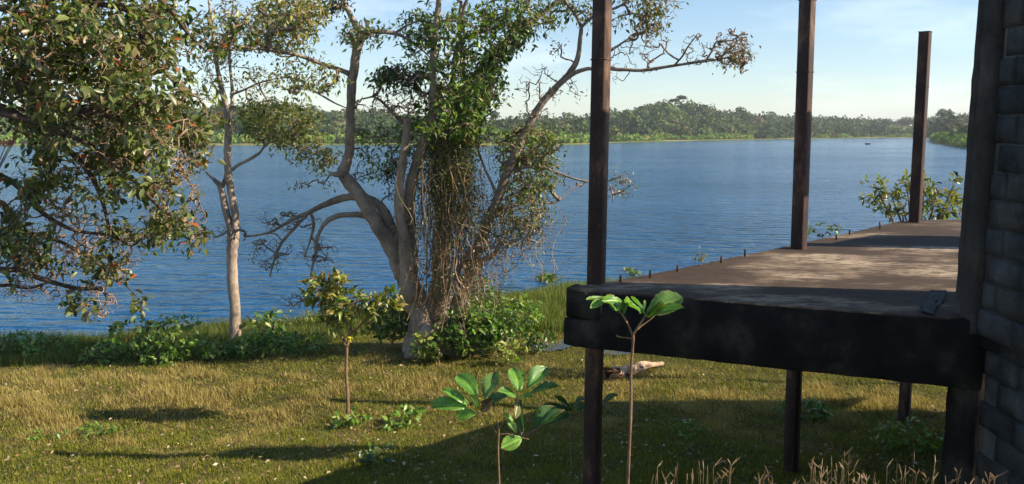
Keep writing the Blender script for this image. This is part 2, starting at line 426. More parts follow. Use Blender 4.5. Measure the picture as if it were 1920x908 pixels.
keep &= (D > d0 + 60) | (px < 1745)
keep &= (D > d0 + 24) | ~(((px > 940) & (px < 1105)) | ((px > 1150) & (px < 1400)) | (px < 720))
px, D = px[keep], D[keep]
rx = RNG.uniform(2.8, 6.3, len(px)) * np.where(RNG.uniform(size=len(px)) < .12, 1.35, 1)
far_trees('far_wood', px, D, rx, rx * RNG.uniform(.75, 1.15, len(px)), GREENS, [3, 3, 3, 2, 1, 2], 100, .72)
# light green waterside scrub
pts = []
for a, b, k, dd, hh, cnt in ((940, 1105, 14, 14, 2.6, 130), (1150, 1400, 20, 14, 2.4, 170), (-300, 720, 18, 14, 2.8, 330), (1750, 2300, 14, 70, 3.0, 520), (1400, 1745, 22, 8, 2.2, 60)):
    q = RNG.uniform(a, b, cnt); pts.append(np.stack([q, np.interp(q, D0X, D0Y) + k - 6 + RNG.uniform(0, dd, cnt), RNG.uniform(.7, 1.25, cnt) * hh], 1))
pts = np.concatenate(pts)
far_trees('waterside_scrub', pts[:, 0], pts[:, 1], pts[:, 2] * 1.15, pts[:, 2] * .8, [(.15, .25, .035), (.11, .19, .03), (.22, .25, .055)], [3, 2, 1], 70, .85)
def far_tree_thing(name, px, D, h, r, label, q=260, col=(.07, .1, .03), flat=.5):
    x = D * (px - 960) / F; z = float(farh(np.array(px), np.array(D)))
    e = empty(name, (x, D, z), label, 'tree')
    mb = MB(); tube(mb, [(x, D, z - .5, .35), (x + .2, D, z + h * .5, .25), (x, D, z + h * .85, .12)], 6, col=(.4, .4, .4)); mb.build('trunk', M_BARK_DARK, e)
    cs = []
    for k in range(6):
        a = random.uniform(0, 6.28); cs.append((x + math.cos(a) * r * .55, D + math.sin(a) * r * .55, z + h * random.uniform(.62, .92)))
    cs = np.array(cs); rr = np.full(6, r * .5)
    V, Fc, c = crown_arrays(cs[:, 0], cs[:, 1], cs[:, 2], rr, rr * flat, q // 6, 1.1, np.tile(np.array(col), (6, 1)))
    link('crown', newmesh('crown', V, Fc, M_FAR, c), e, 'stuff')
far_tree_thing('hilltop_tree', 1268, 612, 15.5, 6.2, 'flat topped tree standing above the others on the hill summit', 420, (.05, .07, .03), .42)
far_tree_thing('far_tree', 1182, 420, 14, 5.5, 'tall pale green tree rising from the scrub beyond the first steel post', 420, (.11, .15, .05), 1.1)
far_tree_thing('far_tree', 1385, 655, 14, 5, 'thin crowned tree on the skyline just right of the hill', 200, (.07, .09, .045), .6)
far_tree_thing('far_tree', 1762, 890, 14, 8, 'round dark tree on the skyline beside the third steel post', 300, (.05, .07, .035), .8)
far_tree_thing('far_tree', 932, 598, 15, 5, 'dark tree on the skyline just right of the ivy clad trunk', 300, (.045, .065, .03), .8)

# small boat far out
bp = onz(1627, 271, 0); e = empty('rowing_boat', bp, 'tiny dark rowing boat far out on the lake', 'boat')
mb = MB()
for sgn in (0,):
    st = np.linspace(-1, 1, 9); V = []
    for s in st:
        w = .55 * (1 - abs(s) ** 2.4); zz = .45 + .22 * abs(s) ** 2
        V += [(bp[0] + s * 1.1, bp[1] - w, zz), (bp[0] + s * 1.1, bp[1] - w * .6, -.05), (bp[0] + s * 1.1, bp[1] + w * .6, -.05), (bp[0] + s * 1.1, bp[1] + w, zz)]
    fs = [[4*i + j, 4*(i+1) + j, 4*(i+1) + j + 1, 4*i + j + 1] for i in range(8) for j in range(3)]
    mb.add(V, fs, (.5, .5, .5))
mb.build('hull', plain('dark_paint', (.04, .035, .03)), e)
mb = MB(); box(mb, (bp[0] - .15, bp[1] - .5, .3), (bp[0] + .15, bp[1] + .5, .35)); mb.build('bench', M_BARK_DARK, e)

# ------------------------------------------------------------------ the unfinished concrete house
DZ = HC - 1.4                                            # deck level
def slab_poly(mb, pts, z0, z1, col=(.5, .5, .5)):
    n = len(pts); V = [(x, y, z1) for x, y in pts] + [(x, y, z0) for x, y in pts]
    for i in range(n): j = (i + 1) % n; mb.add([V[i], V[j], V[n + j], V[n + i]], [[0, 3, 2, 1]], col)
    c = np.mean(np.array(pts), 0)
    for z, fl in ((z1, 0), (z0, 1)):
        for i in range(n):
            j = (i + 1) % n; m = (np.array(pts[i]) + np.array(pts[j])) / 2
            q = [(c[0], c[1], z), (*pts[i], z), (*m, z), (*pts[j], z)]
            mb.add(q, [[0, 1, 2, 3]] if not fl else [[3, 2, 1, 0]], col)
p1 = onz(1118, 532, DZ); p2 = onz(1488, 465, DZ); p3 = onz(1708, 416, DZ)
c0 = onz(1129, 546, DZ)[:2]; c1 = onz(1064, 539, DZ)[:2]; cr_ = onz(1779, 597, DZ)[:2]
o1 = onz(1160, 525.5, DZ)[:2]; o2 = onz(1480, 461, DZ)[:2]; o3 = onz(1692, 414.5, DZ)[:2]
far_r = np.array([11.6, 12.6]); fac0 = np.array([3.50, 5.92])
house = empty('balcony_deck', (c0[0], c0[1], DZ), 'raised bare concrete deck, brown and stained, standing on steel columns by the lake', 'balcony')
mb = MB()
edge = [c0, cr_, fac0, np.array([11.3, 12.75])]
back = [np.array([6.75, 12.62]), o3]
for t in (.75, .5, .25): back.append(o2 + (o3 - o2) * t + np.array([-1, 1]) * RNG.uniform(-.02, .02))
back.append(o2)
for t in (.8, .6, .4, .2): back.append(o1 + (o2 - o1) * t + np.array([-1, 1]) * RNG.uniform(-.02, .02))
back += [o1, c1]
TH = .2
slab_poly(mb, edge + back, DZ - TH, DZ)
# small break-away of the deck rim: a rough lip
mb.build('slab', M_DECK, house)
def strip_beam(mb, a, b, wid, z0, z1, nseg=14, rough=.004, col=(.5, .5, .5)):
    a, b = np.array(a, float), np.array(b, float); d = (b - a) / np.linalg.norm(b - a); nn = np.array([-d[1], d[0]])
    prof = [(0, z0 + .015), (0.004, z1 - .02), (.02, z1), (wid, z1), (wid, z0), (.02, z0)]
    V = []
    for i in range(nseg + 1):
        q = a + (b - a) * i / nseg
        for (o, z) in prof:
            jj = RNG.uniform(-rough, rough, 2)
            V.append((*(q + nn * (o + jj[0])), z + jj[1]))
    k = len(prof); fs = [[k*i + j, k*(i+1) + j, k*(i+1) + (j+1) % k, k*i + (j+1) % k] for i in range(nseg) for j in range(k)]
    fs += [[0, 1, 2, 3], [0, 3, 4, 5]]; o = k * nseg; fs += [[o + 3, o + 2, o + 1, o], [o + 5, o + 4, o + 3, o]]
    mb.add(V, fs, col)
zb = float(at(1130, 656, c0[1])[2])
frd = (cr_ - c0) / np.linalg.norm(cr_ - c0); frn = np.array([frd[1], -frd[0]])
mb = MB(); strip_beam(mb, c0 + frn * .012, cr_ + frd * .25 + frn * .012, .27, zb, DZ - .004, 26)
mb.build('front_beam', M_BEAM, house)
ldir = (c1 - c0) / np.linalg.norm(c1 - c0)
mb = MB(); strip_beam(mb, c1 + np.array([-.012, 0]), c0 + np.array([-.012, 0]), .2, DZ - .27, DZ - .004, 5)
strip_beam(mb, c1 + np.array([-.03, -.01]), c0 + np.array([-.03, -.01]), .22, zb - .0, DZ - .285, 5)
mb.build('end_beam', M_BEAM, house)
mb = MB(); strip_beam(mb, np.array(o3) + [.1, -.12], np.array(c1) + [.14, -.02], .22, zb + .02, DZ - TH - .003, 20)
mb.build('outer_beam', M_BEAM, house)

# steel columns run from the ground through the deck rim
def box_post(name, label, top, mid, foot_z, wid, yaw, group='steel columns'):
    x0, y0 = mid[0], mid[1]
    e = empty(name, (x0, y0, foot_z), label, 'column', group)
    lean = (np.array(top) - np.array(mid)); lean = lean / lean[2]
    mb = MB(); c, s = math.cos(yaw), math.sin(yaw); V = []; hw = wid / 2; ch = .012
    zs = np.concatenate([np.linspace(foot_z - .3, DZ, 7), np.linspace(DZ + .3, top[2], 11)])
    prof = [(-hw + ch, -hw), (hw - ch, -hw), (hw, -hw + ch), (hw, hw - ch), (hw - ch, hw), (-hw + ch, hw), (-hw, hw - ch), (-hw, -hw + ch)]
    for z in zs:
        o = lean * (z - mid[2])
        for (a, b) in prof: V.append((x0 + o[0] + a * c - b * s, y0 + o[1] + a * s + b * c, z))
    k = 8; fs = [[k*i + j, k*i + (j+1) % k, k*(i+1) + (j+1) % k, k*(i+1) + j] for i in range(len(zs) - 1) for j in range(k)]
    mb.add(V, fs, (.5, .5, .5)); mb.build('shaft', M_STEEL, e)
    o = lean * (top[2] - mid[2]); mb = MB(); V = []
    for (zz, h2) in ((top[2] + .002, hw + .006), (top[2] + .012, hw + .006)):
        for (a, b) in ((-1, -1), (1, -1), (1, 1), (-1, 1)): V.append((x0 + o[0] + a * h2 * c - b * h2 * s, y0 + o[1] + a * h2 * s + b * h2 * c, zz))
    mb.add(V, [[3, 2, 1, 0], [4, 5, 6, 7], [0, 1, 5, 4], [1, 2, 6, 5], [2, 3, 7, 6], [3, 0, 4, 7]], (.5, .5, .5)); mb.build('cap_plate', M_STEEL, e)
    # weld seam round the shaft where two lengths meet
    zw = mid[2] + (top[2] - mid[2]) * .72
    o = lean * (zw - mid[2]); mb = MB(); V = []
    for zz in (zw - .006, zw + .006):
        for (a, b) in ((-1, -1), (1, -1), (1, 1), (-1, 1)): V.append((x0 + o[0] + (a * c - b * s) * (hw + .003), y0 + o[1] + (a * s + b * c) * (hw + .003), zz))
    mb.add(V, [[3, 2, 1, 0], [4, 5, 6, 7], [0, 1, 5, 4], [1, 2, 6, 5], [2, 3, 7, 6], [3, 0, 4, 7]], (.5, .5, .5)); mb.build('weld_seam', M_STEEL, e)
    return e
t1 = at(1131, -60, p1[1]); t2 = at(1514, 2, p2[1]); t3 = at(1735, 61, p3[1])
box_post('steel_column', 'rusty box steel column at the near corner of the deck, tallest in view', t1, p1 + [0.0, .02, 0], gz(*p1[:2]), .135, R(-35))
box_post('steel_column', 'rusty box steel column in the middle of the deck edge', t2, p2 + [.04, -.06, 0], gz(*p2[:2]), .148, R(-43))
box_post('steel_column', 'rusty box steel column at the far end of the deck, in front of the leafy bush', t3, p3 + [.03, -.06, 0], gz(*p3[:2]), .150, R(-43))

# the block wall at the right, seen end on
def face_pt(px, py, X):                                  # on the plane x = X
    x = (px - 960) / F; v = (454 - py) / F; t = X / x
    return np.array([X, (CP + v * SP) * t, HC + (-SP + v * CP) * t])
XW = 3.45
wall = empty('block_wall', (XW, 5.4, gz(XW, 5.4)), 'dark unplastered concrete block wall with a rough cast end column', 'wall')
zf = DZ - .1; ztop = 7.6
mb = MB(); box(mb, (XW + .02, 4.45, zf), (XW + .19, 5.78, ztop - .02)); box(mb, (XW + .10, 4.45, .4), (XW + .25, 5.80, zf - .004)); mb.build('mortar_core', M_MORTAR, wall)
def rough_col(name, x0, x1, y0, y1, z0, z1, amp=.0045, mat=M_COLUMN, lean=0.0):
    zs = np.arange(z0, z1 + .01, .11); V = []
    base = []
    for (a, b) in ((x0, y0), (x1, y0), (x1, y1), (x0, y1)): base.append((a, b))
    prof = [(x0 + .0, y0 + .02), (x0 + .02, y0), (x1, y0), (x1, y1), (x0 + .03, y1), (x0, y1 - .03), (x0, (y0 + y1) / 2)]
    for z in zs:
        for q, (a, b) in enumerate(prof): V.append((a + RNG.uniform(-amp, amp) * .5 + lean * (z - z0), b + RNG.uniform(-amp, amp), z))
    k = len(prof); n = len(zs)
    fs = [[k*i + j, k*i + (j+1) % k, k*(i+1) + (j+1) % k, k*(i+1) + j] for i in range(n - 1) for j in range(k)]
    o = k * (n - 1); fs += [[o, o+1, o+2, o+3], [o, o+3, o+4, o+5], [o, o+5, o+6, o+6]]
    mb = MB(); mb.add(V, fs[:-1], (.5, .5, .5)); return mb.build(name, mat, wall)
rough_col('column', XW - .035, XW + .2, 5.80, 5.995, zf, ztop)
rough_col('column_edge', XW - .012, XW + .22, 6.0, 6.12, zf, ztop, .007)
rough_col('lower_column', XW + .005, XW + .25, 5.84, 6.16, .4, zf - .004, .007, M_BEAM)
mb = MB(); strip_beam(mb, (XW + .045, 4.45), (XW + .045, 6.14), -.2, zf - .09, zf - .004, 12, .006); mb.build('floor_edge', M_BEAM, wall)
# every block is its own piece
blk_mesh = []
for v in range(9):
    mb = MB(); L, H_, T_ = .39, .186, .05
    nu, nv = 6, 4; V = []
    for a in range(nu):
        for b in range(nv):
            e_ = .0 if (0 < a < nu - 1 and 0 < b < nv - 1) else .005
            V.append((e_ - .004 + RNG.uniform(-.0025, .0025), a / (nu - 1) * L + RNG.uniform(-.003, .003), b / (nv - 1) * H_ + RNG.uniform(-.003, .003)))
    fr = len(V); 
    for a in range(nu):
        for b in range(nv): V.append((T_, a / (nu - 1) * L, b / (nv - 1) * H_))
    fs = [[a * nv + b, a * nv + b + 1, (a + 1) * nv + b + 1, (a + 1) * nv + b] for a in range(nu - 1) for b in range(nv - 1)]
    for a in range(nu - 1): fs += [[a * nv, (a + 1) * nv, fr + (a + 1) * nv, fr + a * nv], [(a + 1) * nv + nv - 1, a * nv + nv - 1, fr + a * nv + nv - 1, fr + (a + 1) * nv + nv - 1]]
    for b in range(nv - 1): fs += [[b, fr + b, fr + b + 1, b + 1], [(nu - 1) * nv + b + 1, fr + (nu - 1) * nv + b + 1, fr + (nu - 1) * nv + b, (nu - 1) * nv + b]]
    mb.add(V, fs, (.5, .5, .5)); blk_mesh.append(mb.build('block', M_BLOCKS[v % 3], link_=False))
ph_ = [0.0, .19, .05, .23, .02, .2, .08, .26]
for r_ in range(18):
    z = zf + .012 + r_ * .2
    if z + .2 > ztop: break
    y = 5.775 - ph_[r_ % 8] - .39
    if ph_[r_ % 8] > .12:
        o = link('block', blk_mesh[RNG.integers(9)], None); o.parent = wall; o.location = Vector((XW + RNG.uniform(-.008, .003), y + .405, z)) - wall.location; o.scale = (1, (5.775 - y - .405) / .39, 1)
    while y > 4.4:
        o = link('block', blk_mesh[RNG.integers(9)], None); o.parent = wall
        o.location = Vector((XW + RNG.uniform(-.010, .003), y, z + RNG.uniform(-.004, .004))) - wall.location
        o.rotation_euler = (RNG.uniform(-.012, .012), 0, RNG.uniform(-.01, .01)); y -= .405
for r_ in range(14):                                      # the wall below the floor, set back
    z = zf - .1 - .2 * (r_ + 1)
    y = 5.80 - (.2 if r_ % 2 else .0) - .39
    while y > 4.4:
        o = link('block', blk_mesh[RNG.integers(9)], None); o.parent = wall
        o.location = Vector((XW + .075 + RNG.uniform(-.006, .012), y, z)) - wall.location; y -= .405

# unseen house front behind that wall; panels and openings shaped to cast the shadows
fd = np.array([1.14, 1.0]); 
def fx(y): return 3.55 + (y - 5.9) * 1.14
front = empty('unseen_house_front', (fx(9), 9, gz(fx(9), 9)), 'unseen roofless house front, openings shaped to cast the shadows on the deck', 'building')
def wall_piece(name, ya, yb, za, zb_, za2=None, zb2=None):
    mb = MB(); t = .15
    za2 = za if za2 is None else za2; zb2 = zb_ if zb2 is None else zb2
    A = [(fx(ya), ya, za), (fx(yb), yb, za2), (fx(yb), yb, zb2), (fx(ya), ya, zb_)]
    V = A + [(x + .1, y - .11, z) for x, y, z in A]
    mb.add(V, [[0, 3, 2, 1], [4, 5, 6, 7], [0, 1, 5, 4], [1, 2, 6, 5], [2, 3, 7, 6], [3, 0, 4, 7]], (.5, .5, .5)); mb.build(name, M_COLUMN, front)
wall_piece('lower_wall', 5.96, 11.6, .2, DZ - .01)
wall_piece('wall_panel', 6.16, 6.78, DZ, 7.95)
wall_piece('pillar', 9.20, 9.378, DZ, 7.95)  # the thin one is added to carry the shading stub
wall_piece('pillar', 9.381, 10.2, DZ, 6.35)
wall_piece('shade_stub', 8.87, 9.197, 7.05, 7.95)  # added piece, sized to shade the middle column partway up
# return walls of the roofless room
mb = MB(); box(mb, (fx(11.6) + .1, 11.48, .2), (fx(11.6) + 5, 11.62, 6.0)); mb.build('side_wall', M_COLUMN, front)

# starter bars cast into the deck rim
M_REBAR = plain('rusty_rebar', (.07, .035, .025), .8, .2)
names = ['nearest the near steel column', 'second from the near steel column', 'third along from the near steel column', 'just beyond the little sprout on the deck rim', 'next before the middle steel column', 'just past the middle steel column', 'with a bent tip past the middle steel column', 'leaning, halfway to the far column', 'beside the foot of the far steel column', 'right against the far steel column']
for i, (px, py, hpx) in enumerate([(1163, 529, 13), (1219, 521, 15), (1270, 510, 13), (1352, 493, 13), (1397, 481, 13), (1506, 458, 14), (1568, 450, 10), (1593, 440, 9), (1650, 430, 14), (1693, 417, 9)]):
    b = onz(px, py, DZ); h = hpx * b[1] / F
    mb = MB(); dx, dy = RNG.uniform(-.15, .15, 2) * h
    tube(mb, [(b[0], b[1], DZ - .05, .011), (b[0] + dx * .3, b[1] + dy * .3, DZ + h * .5, .011), (b[0] + dx, b[1] + dy, DZ + h, .010)], 6, .12, (.5, .5, .5))
    o = mb.build('rebar_stub', M_REBAR); tag(o, 'rusty bar in the deck rim, ' + names[i], 'rebar', 'starter bars along the deck rim')
# flake of broken plaster / plastic sheet hanging over the deck front near the wall
def sheet():
    m, n, l, bs, out = mat_base('torn_plastic')
    a = noise(n, l, 30, 6, .75, wpos(n)); c = ramp(n, l, a, [(.52, (.010, .011, .012)), (.60, (.03, .035, .04)), (.68, (.35, .42, .46))])
    l.new(c, bs.inputs['Base Color']); bs.inputs['Specular IOR Level'].default_value = .15; bs.inputs['Roughness'].default_value = .7; bump(n, l, a, .8, .01, bs); return m
A, B, C_, D_ = [onz(*q, DZ + .012) for q in ((1722, 583), (1752, 590), (1777, 546), (1742, 545))]
mb = MB(); nn = 9; V = []
for i in range(nn):
    for j in range(nn):
        u, v = i / (nn - 1), j / (nn - 1); q = A * (1-u) * (1-v) + B * u * (1-v) + C_ * u * v + D_ * (1-u) * v
        q = q + [RNG.uniform(-.012, .012), RNG.uniform(-.02, .02), RNG.uniform(.0, .01)]; V.append(q)
mb.add(V, [[i*nn + j, (i+1)*nn + j, (i+1)*nn + j + 1, i*nn + j + 1] for i in range(nn - 1) for j in range(nn - 1)], (.5, .5, .5))
tag(mb.build('plastic_sheet', sheet()), 'crumpled torn plastic sheet lying on the deck next to the block wall', 'plastic sheet')

# ------------------------------------------------------------------ tree builder
class Tree:
    def __init__(s, e, bark, twigmat):
        s.e = e; s.bark = bark; s.tm = twigmat; s.P = []; s.R = []; s.lp, s.ld, s.ln, s.ls, s.lw, s.lc = [], [], [], [], [], []
        s.tw = MB(); s.tr = MB(); s.first = True
    def limb(s, pts, k=10, lump=.07, part='branch', n=4, col=(.5, .5, .5), attach=True):
        # pts: (px, py, Y, width in photo pixels)
        W_ = np.array([np.append(at(px, py, Y), w * .5 * Y / F) for px, py, Y, w in pts])
        path = smooth_path(W_, n)
        path[1:-1, :3] += RNG.normal(scale=1, size=(len(path) - 2, 3)) * (path[1:-1, 3] * .06)[:, None]
        mb = MB(); tube(mb, path, k, lump, col); mb.build(part, s.bark, s.e, smooth=True)
        if attach:
            for q in path: s.P.append(q[:3]); s.R.append(q[3])
        return path
    def grow(s, pts, r_tip=.004, reach=None, bend=.16, col=(.5, .5, .5), rise=.0, start=None):
        # connect every point of pts to the closest wood, nearest first; return directions at the tips
        pts = np.asarray(pts, float); m = len(pts)
        NP = np.array(s.P if start is None else start); n0 = len(NP)
        cap_ = n0 + m * 4
        Q = np.zeros((cap_, 3)); Q[:n0] = NP; par = np.full(cap_, -1); cnt = n0
        d0 = np.array([np.min(np.sum((NP - p) ** 2, 1)) for p in pts]); order = np.argsort(d0)
        dirs = np.zeros((m, 3)); tip = np.zeros(m, int)
        for i in order:
            p = pts[i]; dd = np.sum((Q[:cnt] - p) ** 2, 1); j = int(np.argmin(dd)); a = Q[j]; L = math.sqrt(dd[j]) + 1e-6
            v = p - a; off = RNG.normal(size=3) * L * bend; off[2] += rise * L
            prev = j
            for t in (.35, .7, 1.0):
                q = a + v * t + off * (4 * t * (1 - t)) + RNG.normal(size=3) * L * .03 * (t < 1)
                Q[cnt] = q; par[cnt] = prev; prev = cnt; cnt += 1
            dirs[i] = Q[cnt-1] - Q[cnt-2]; tip[i] = cnt - 1
        load = np.zeros(cnt); load[tip] = 1
        for i in range(cnt - 1, n0 - 1, -1): load[par[i]] += load[i]
        idx = np.arange(n0, cnt); pa = par[idx]
        ra = r_tip * np.sqrt(np.maximum(load[pa], 1)); rb = r_tip * np.sqrt(np.maximum(load[idx], 1))
        ra = np.where(pa < n0, rb * 1.15, ra); ra = np.minimum(ra, rb * 1.5)
        segs(s.tw, Q[pa], Q[idx], ra, rb, col, 3 if r_tip < .006 else 4)
        s.newP = Q[n0:cnt]
        return dirs
    def leafset(s, C_, dirs, m, size, spread, cols, w, width=1.0, droop=.2, jit=.25):
        n = len(C_); k = n * m
        d = dirs / (np.linalg.norm(dirs, axis=1)[:, None] + 1e-9)
        D = np.repeat(d, m, 0) * .5 + RNG.normal(size=(k, 3)) * .75; D[:, 2] -= droop
        D /= np.linalg.norm(D, axis=1)[:, None]
        P0 = np.repeat(C_, m, 0) + RNG.normal(size=(k, 3)) * spread * np.array([1, 1, .8]) 
        N = RNG.normal(size=(k, 3)) * .6 + np.array([.15, -.1, 1.0])
        sz = size * RNG.uniform(1 - jit * 1.6, 1 + jit, k)
        c, _ = pal(cols, w, k)
        s.lp.append(P0); s.ld.append(D); s.ln.append(N); s.ls.append(sz); s.lw.append(np.full(k, width)); s.lc.append(c)
        # petioles
        return P0
    def finish(s, mat=None, parts=300, hi=False, frame=True, name='foliage'):
        mat = mat or M_LEAF
        if s.tw.n: s.tw.build('twigs', s.tm, s.e, 'stuff')
        if not s.lp: return
        P0, D, N, S_, W_, C_ = map(np.concatenate, (s.lp, s.ld, s.ln, s.ls, s.lw, s.lc))
        depth = np.linalg.norm(P0 - [0, 0, HC], axis=1)
        vx = pxof(P0[:, 0], P0[:, 1]); vis = (vx > 0) & (vx < 1920) & (P0[:, 2] < HC + .175 * P0[:, 1])
        if parts:
            sc = S_ / depth * np.where(vis, 1, 1e-3); pick = np.argsort(-sc)[:parts]
            add_leaf_parts(s.e, P0[pick], D[pick], N[pick], S_[pick], W_[pick], C_[pick], mat)
            m_ = np.ones(len(P0), bool); m_[pick] = False
            P0, D, N, S_, W_, C_ = P0[m_], D[m_], N[m_], S_[m_], W_[m_], C_[m_]
        if len(P0): leaves_obj(name, mat, P0, D, N, S_, W_, C_, hi, s.e)
LEAFMESH = {}
def leaf_proto(col, width, mat, var):
    key = (tuple(np.round(col / .02).astype(int)), round(width, 1), mat.name, var)
    if key not in LEAFMESH:
        V = leaf_mesh_arrays(np.zeros((1, 3)), np.array([[0., 1, 0]]), np.array([[0., 0, 1]]), np.ones(1), np.full(1, width), True)[0]
        V = V * [1, 1, 1 + var * .8]
        LEAFMESH[key] = newmesh('leaf', V, TRI_HI, mat, np.maximum(np.round(col / .02) * .02, .012))
    return LEAFMESH[key]
def add_leaf_parts(e, P0, D, N, S_, W_, C_, mat):
    S, D, N = frames(D, N)
    loc0 = np.array(parent_loc(e))
    for i in range(len(P0)):
        o = bpy.data.objects.new('leaf', leaf_proto(C_[i], float(W_[i]), mat, i % 3)); COL.objects.link(o); o.parent = e
        M = Matrix.Identity(4)
        for r_ in range(3): M[r_][0] = S[i][r_] * S_[i]; M[r_][1] = D[i][r_] * S_[i]; M[r_][2] = N[i][r_] * S_[i]; M[r_][3] = P0[i][r_] - loc0[r_]
        o.matrix_basis = M
def blob(cx, cy, rx, ry, Y, dY, n, gap=None):
    if gap is not None:
        q = blob(cx, cy, rx, ry, Y, dY, int(n * 1.9)); g = wob(q[:, 0] + q[:, 1] * .6, q[:, 2] + q[:, 1] * .3, gap, 21) + RNG.normal(scale=.15, size=len(q)); return q[np.argsort(-g)[:n]]
    u = RNG.normal(size=(n, 3)); u /= np.linalg.norm(u, axis=1)[:, None]; u *= RNG.uniform(.15, 1, (n, 1)) ** .45
    return np.array([at(cx + a * rx, cy + b * ry, Y + c * dY) for a, b, c in u])

OLIVE = [(.13, .165, .042), (.08, .105, .03), (.22, .26, .075), (.23, .18, .095), (.04, .065, .022), (.42, .11, .035)]
GREEN = [(.12, .205, .028), (.075, .135, .024), (.19, .29, .04), (.26, .28, .06), (.045, .075, .02)]
YELLO = [(.30, .29, .065), (.20, .22, .05), (.12, .16, .035), (.34, .27, .09), (.28, .15, .06)]
DARKG = [(.028, .045, .016), (.045, .07, .022), (.07, .095, .028), (.05, .035, .02)]
SPARSE = [(.24, .20, .09), (.14, .16, .05), (.26, .15, .07), (.08, .10, .035)]
BARE = [(.17, .12, .08)]

# ---- big many-stemmed tree
bx, by = -2.0, 17.5
big = Tree(empty('lakeside_tree', (bx, by, gz(bx, by)), 'big many-stemmed tree with pale bark, wrapped in vines at the centre of the bank', 'tree'), M_BARK_FIG, M_TWIG)
Yb = 17.4
def YL(l, Y0=None, dy=0.0):
    Y0 = Yb if Y0 is None else Y0
    return [(a, b, Y0 + dy * i / max(len(l) - 1, 1), w) for i, (a, b, w) in enumerate(l)]
big.limb(YL([(783, 668, 62), (786, 640, 52), (790, 600, 50), (780, 565, 46), (765, 530, 40), (757, 505, 36)]), 14, .1, 'trunk')
big.limb(YL([(757, 520, 34), (742, 480, 31), (725, 450, 29), (705, 420, 28), (690, 392, 26), (672, 362, 25), (655, 343, 25), (643, 325, 22), (648, 308, 20), (655, 280, 18), (657, 230, 17), (659, 180, 17), (664, 125, 17), (670, 85, 18), (680, 62, 17)], dy=-.6), 12, .06)
big.limb(YL([(677, 72, 15), (668, 50, 13), (655, 25, 10), (645, 5, 9), (640, -30, 8)], Yb - .6), 8)
big.limb(YL([(680, 68, 15), (690, 60, 12), (705, 60, 9), (740, 63, 7), (765, 74, 5), (790, 92, 4), (808, 110, 2)], Yb - .6), 8)
big.limb(YL([(740, 63, 5), (765, 47, 4), (790, 38, 3), (812, 30, 2)], Yb - .6), 6)
big.limb(YL([(690, 64, 9), (688, 45, 7), (685, 38, 6)], Yb - .7), 6)
big.limb(YL([(645, 328, 12), (625, 327, 9), (616, 322, 4)], Yb - .6), 6)
big.limb(YL([(657, 140, 11), (640, 132, 9), (610, 122, 8), (560, 104, 7), (510, 95, 6), (470, 90, 5), (435, 84, 3)], Yb - .4, -1.6), 8)
big.limb(YL([(560, 160, 3), (590, 172, 4), (625, 192, 3), (650, 203, 2)][::-1], Yb - .5, -.6), 6)
big.limb(YL([(762, 530, 30), (750, 480, 26), (738, 440, 23), (722, 400, 20), (700, 378, 17), (670, 370, 15), (645, 371, 14), (615, 381, 12), (580, 398, 9), (548, 412, 7), (505, 436, 5), (460, 444, 3)], dy=.5), 10)
big.limb(YL([(712, 412, 13), (690, 405, 12), (660, 402, 11), (625, 408, 10), (605, 425, 8), (594, 450, 7), (591, 480, 6), (584, 510, 4), (580, 560, 3), (575, 585, 2)], Yb + .1, -.5), 8)
big.limb(YL([(576, 402, 6), (552, 428, 6), (530, 452, 6), (519, 475, 5), (509, 505, 4), (507, 518, 3)], Yb + .3, .2), 7)
big.limb(YL([(583, 399, 6), (588, 420, 6), (585, 440, 5), (578, 462, 3), (571, 482, 2)], Yb + .3, -.2), 7)
big.limb(YL([(585, 446, 5), (596, 462, 6), (592, 480, 4)], Yb + .2), 6)
big.limb(YL([(530, 452, 3), (518, 440, 3), (508, 438, 2)], Yb + .3), 5)
big.limb(YL([(521, 476, 3), (503, 466, 3), (494, 458, 2)], Yb + .3), 5)
big.limb(YL([(768, 560, 40), (764, 500, 32), (757, 450, 23), (750, 400, 19), (749, 360, 18), (752, 320, 17), (757, 285, 15), (763, 240, 14), (765, 222, 12)], Yb - .3, -.7), 10)
big.limb(YL([(770, 540, 34), (768, 480, 28), (768, 420, 22), (768, 370, 21), (775, 330, 20), (788, 288, 19), (800, 250, 17), (812, 205, 15), (812, 160, 13), (812, 110, 12), (816, 60, 11), (822, 10, 10), (826, -45, 9)], Yb + .0, -1.6), 10)
big.limb(YL([(800, 655, 60), (815, 640, 80), (830, 600, 62), (828, 540, 44), (830, 450, 34), (832, 360, 32), (836, 290, 30), (848, 235, 26), (868, 190, 22), (895, 145, 19), (925, 103, 17), (955, 75, 15), (995, 42, 12), (1030, 15, 10), (1070, -15, 8)], Yb + .5, .4), 12, .12)
big.limb(YL([(812, 612, 30), (790, 640, 34), (775, 662, 26), (760, 672, 12)], Yb - .35), 10)
big.limb(YL([(820, 630, 40), (845, 655, 30), (858, 668, 14)], Yb - .1), 10)
big.limb(YL([(848, 640, 36), (855, 590, 30), (862, 562, 27), (874, 530, 24), (888, 490, 22), (905, 440, 20), (922, 400, 19), (937, 365, 17), (952, 320, 17), (968, 282, 16), (990, 238, 15), (1012, 200, 13), (1040, 166, 12), (1065, 140, 11), (1082, 112, 10), (1088, 75, 8), (1090, 48, 7)], dy=-.8), 12, .06)
big.limb(YL([(1090, 50, 7), (1078, 25, 6), (1062, 5, 6), (1055, -25, 5)], Yb - .8), 7)
big.limb(YL([(1090, 50, 6), (1110, 33, 5), (1135, 22, 5), (1165, 10, 4), (1190, -15, 3)], Yb - .8, -.3), 7)
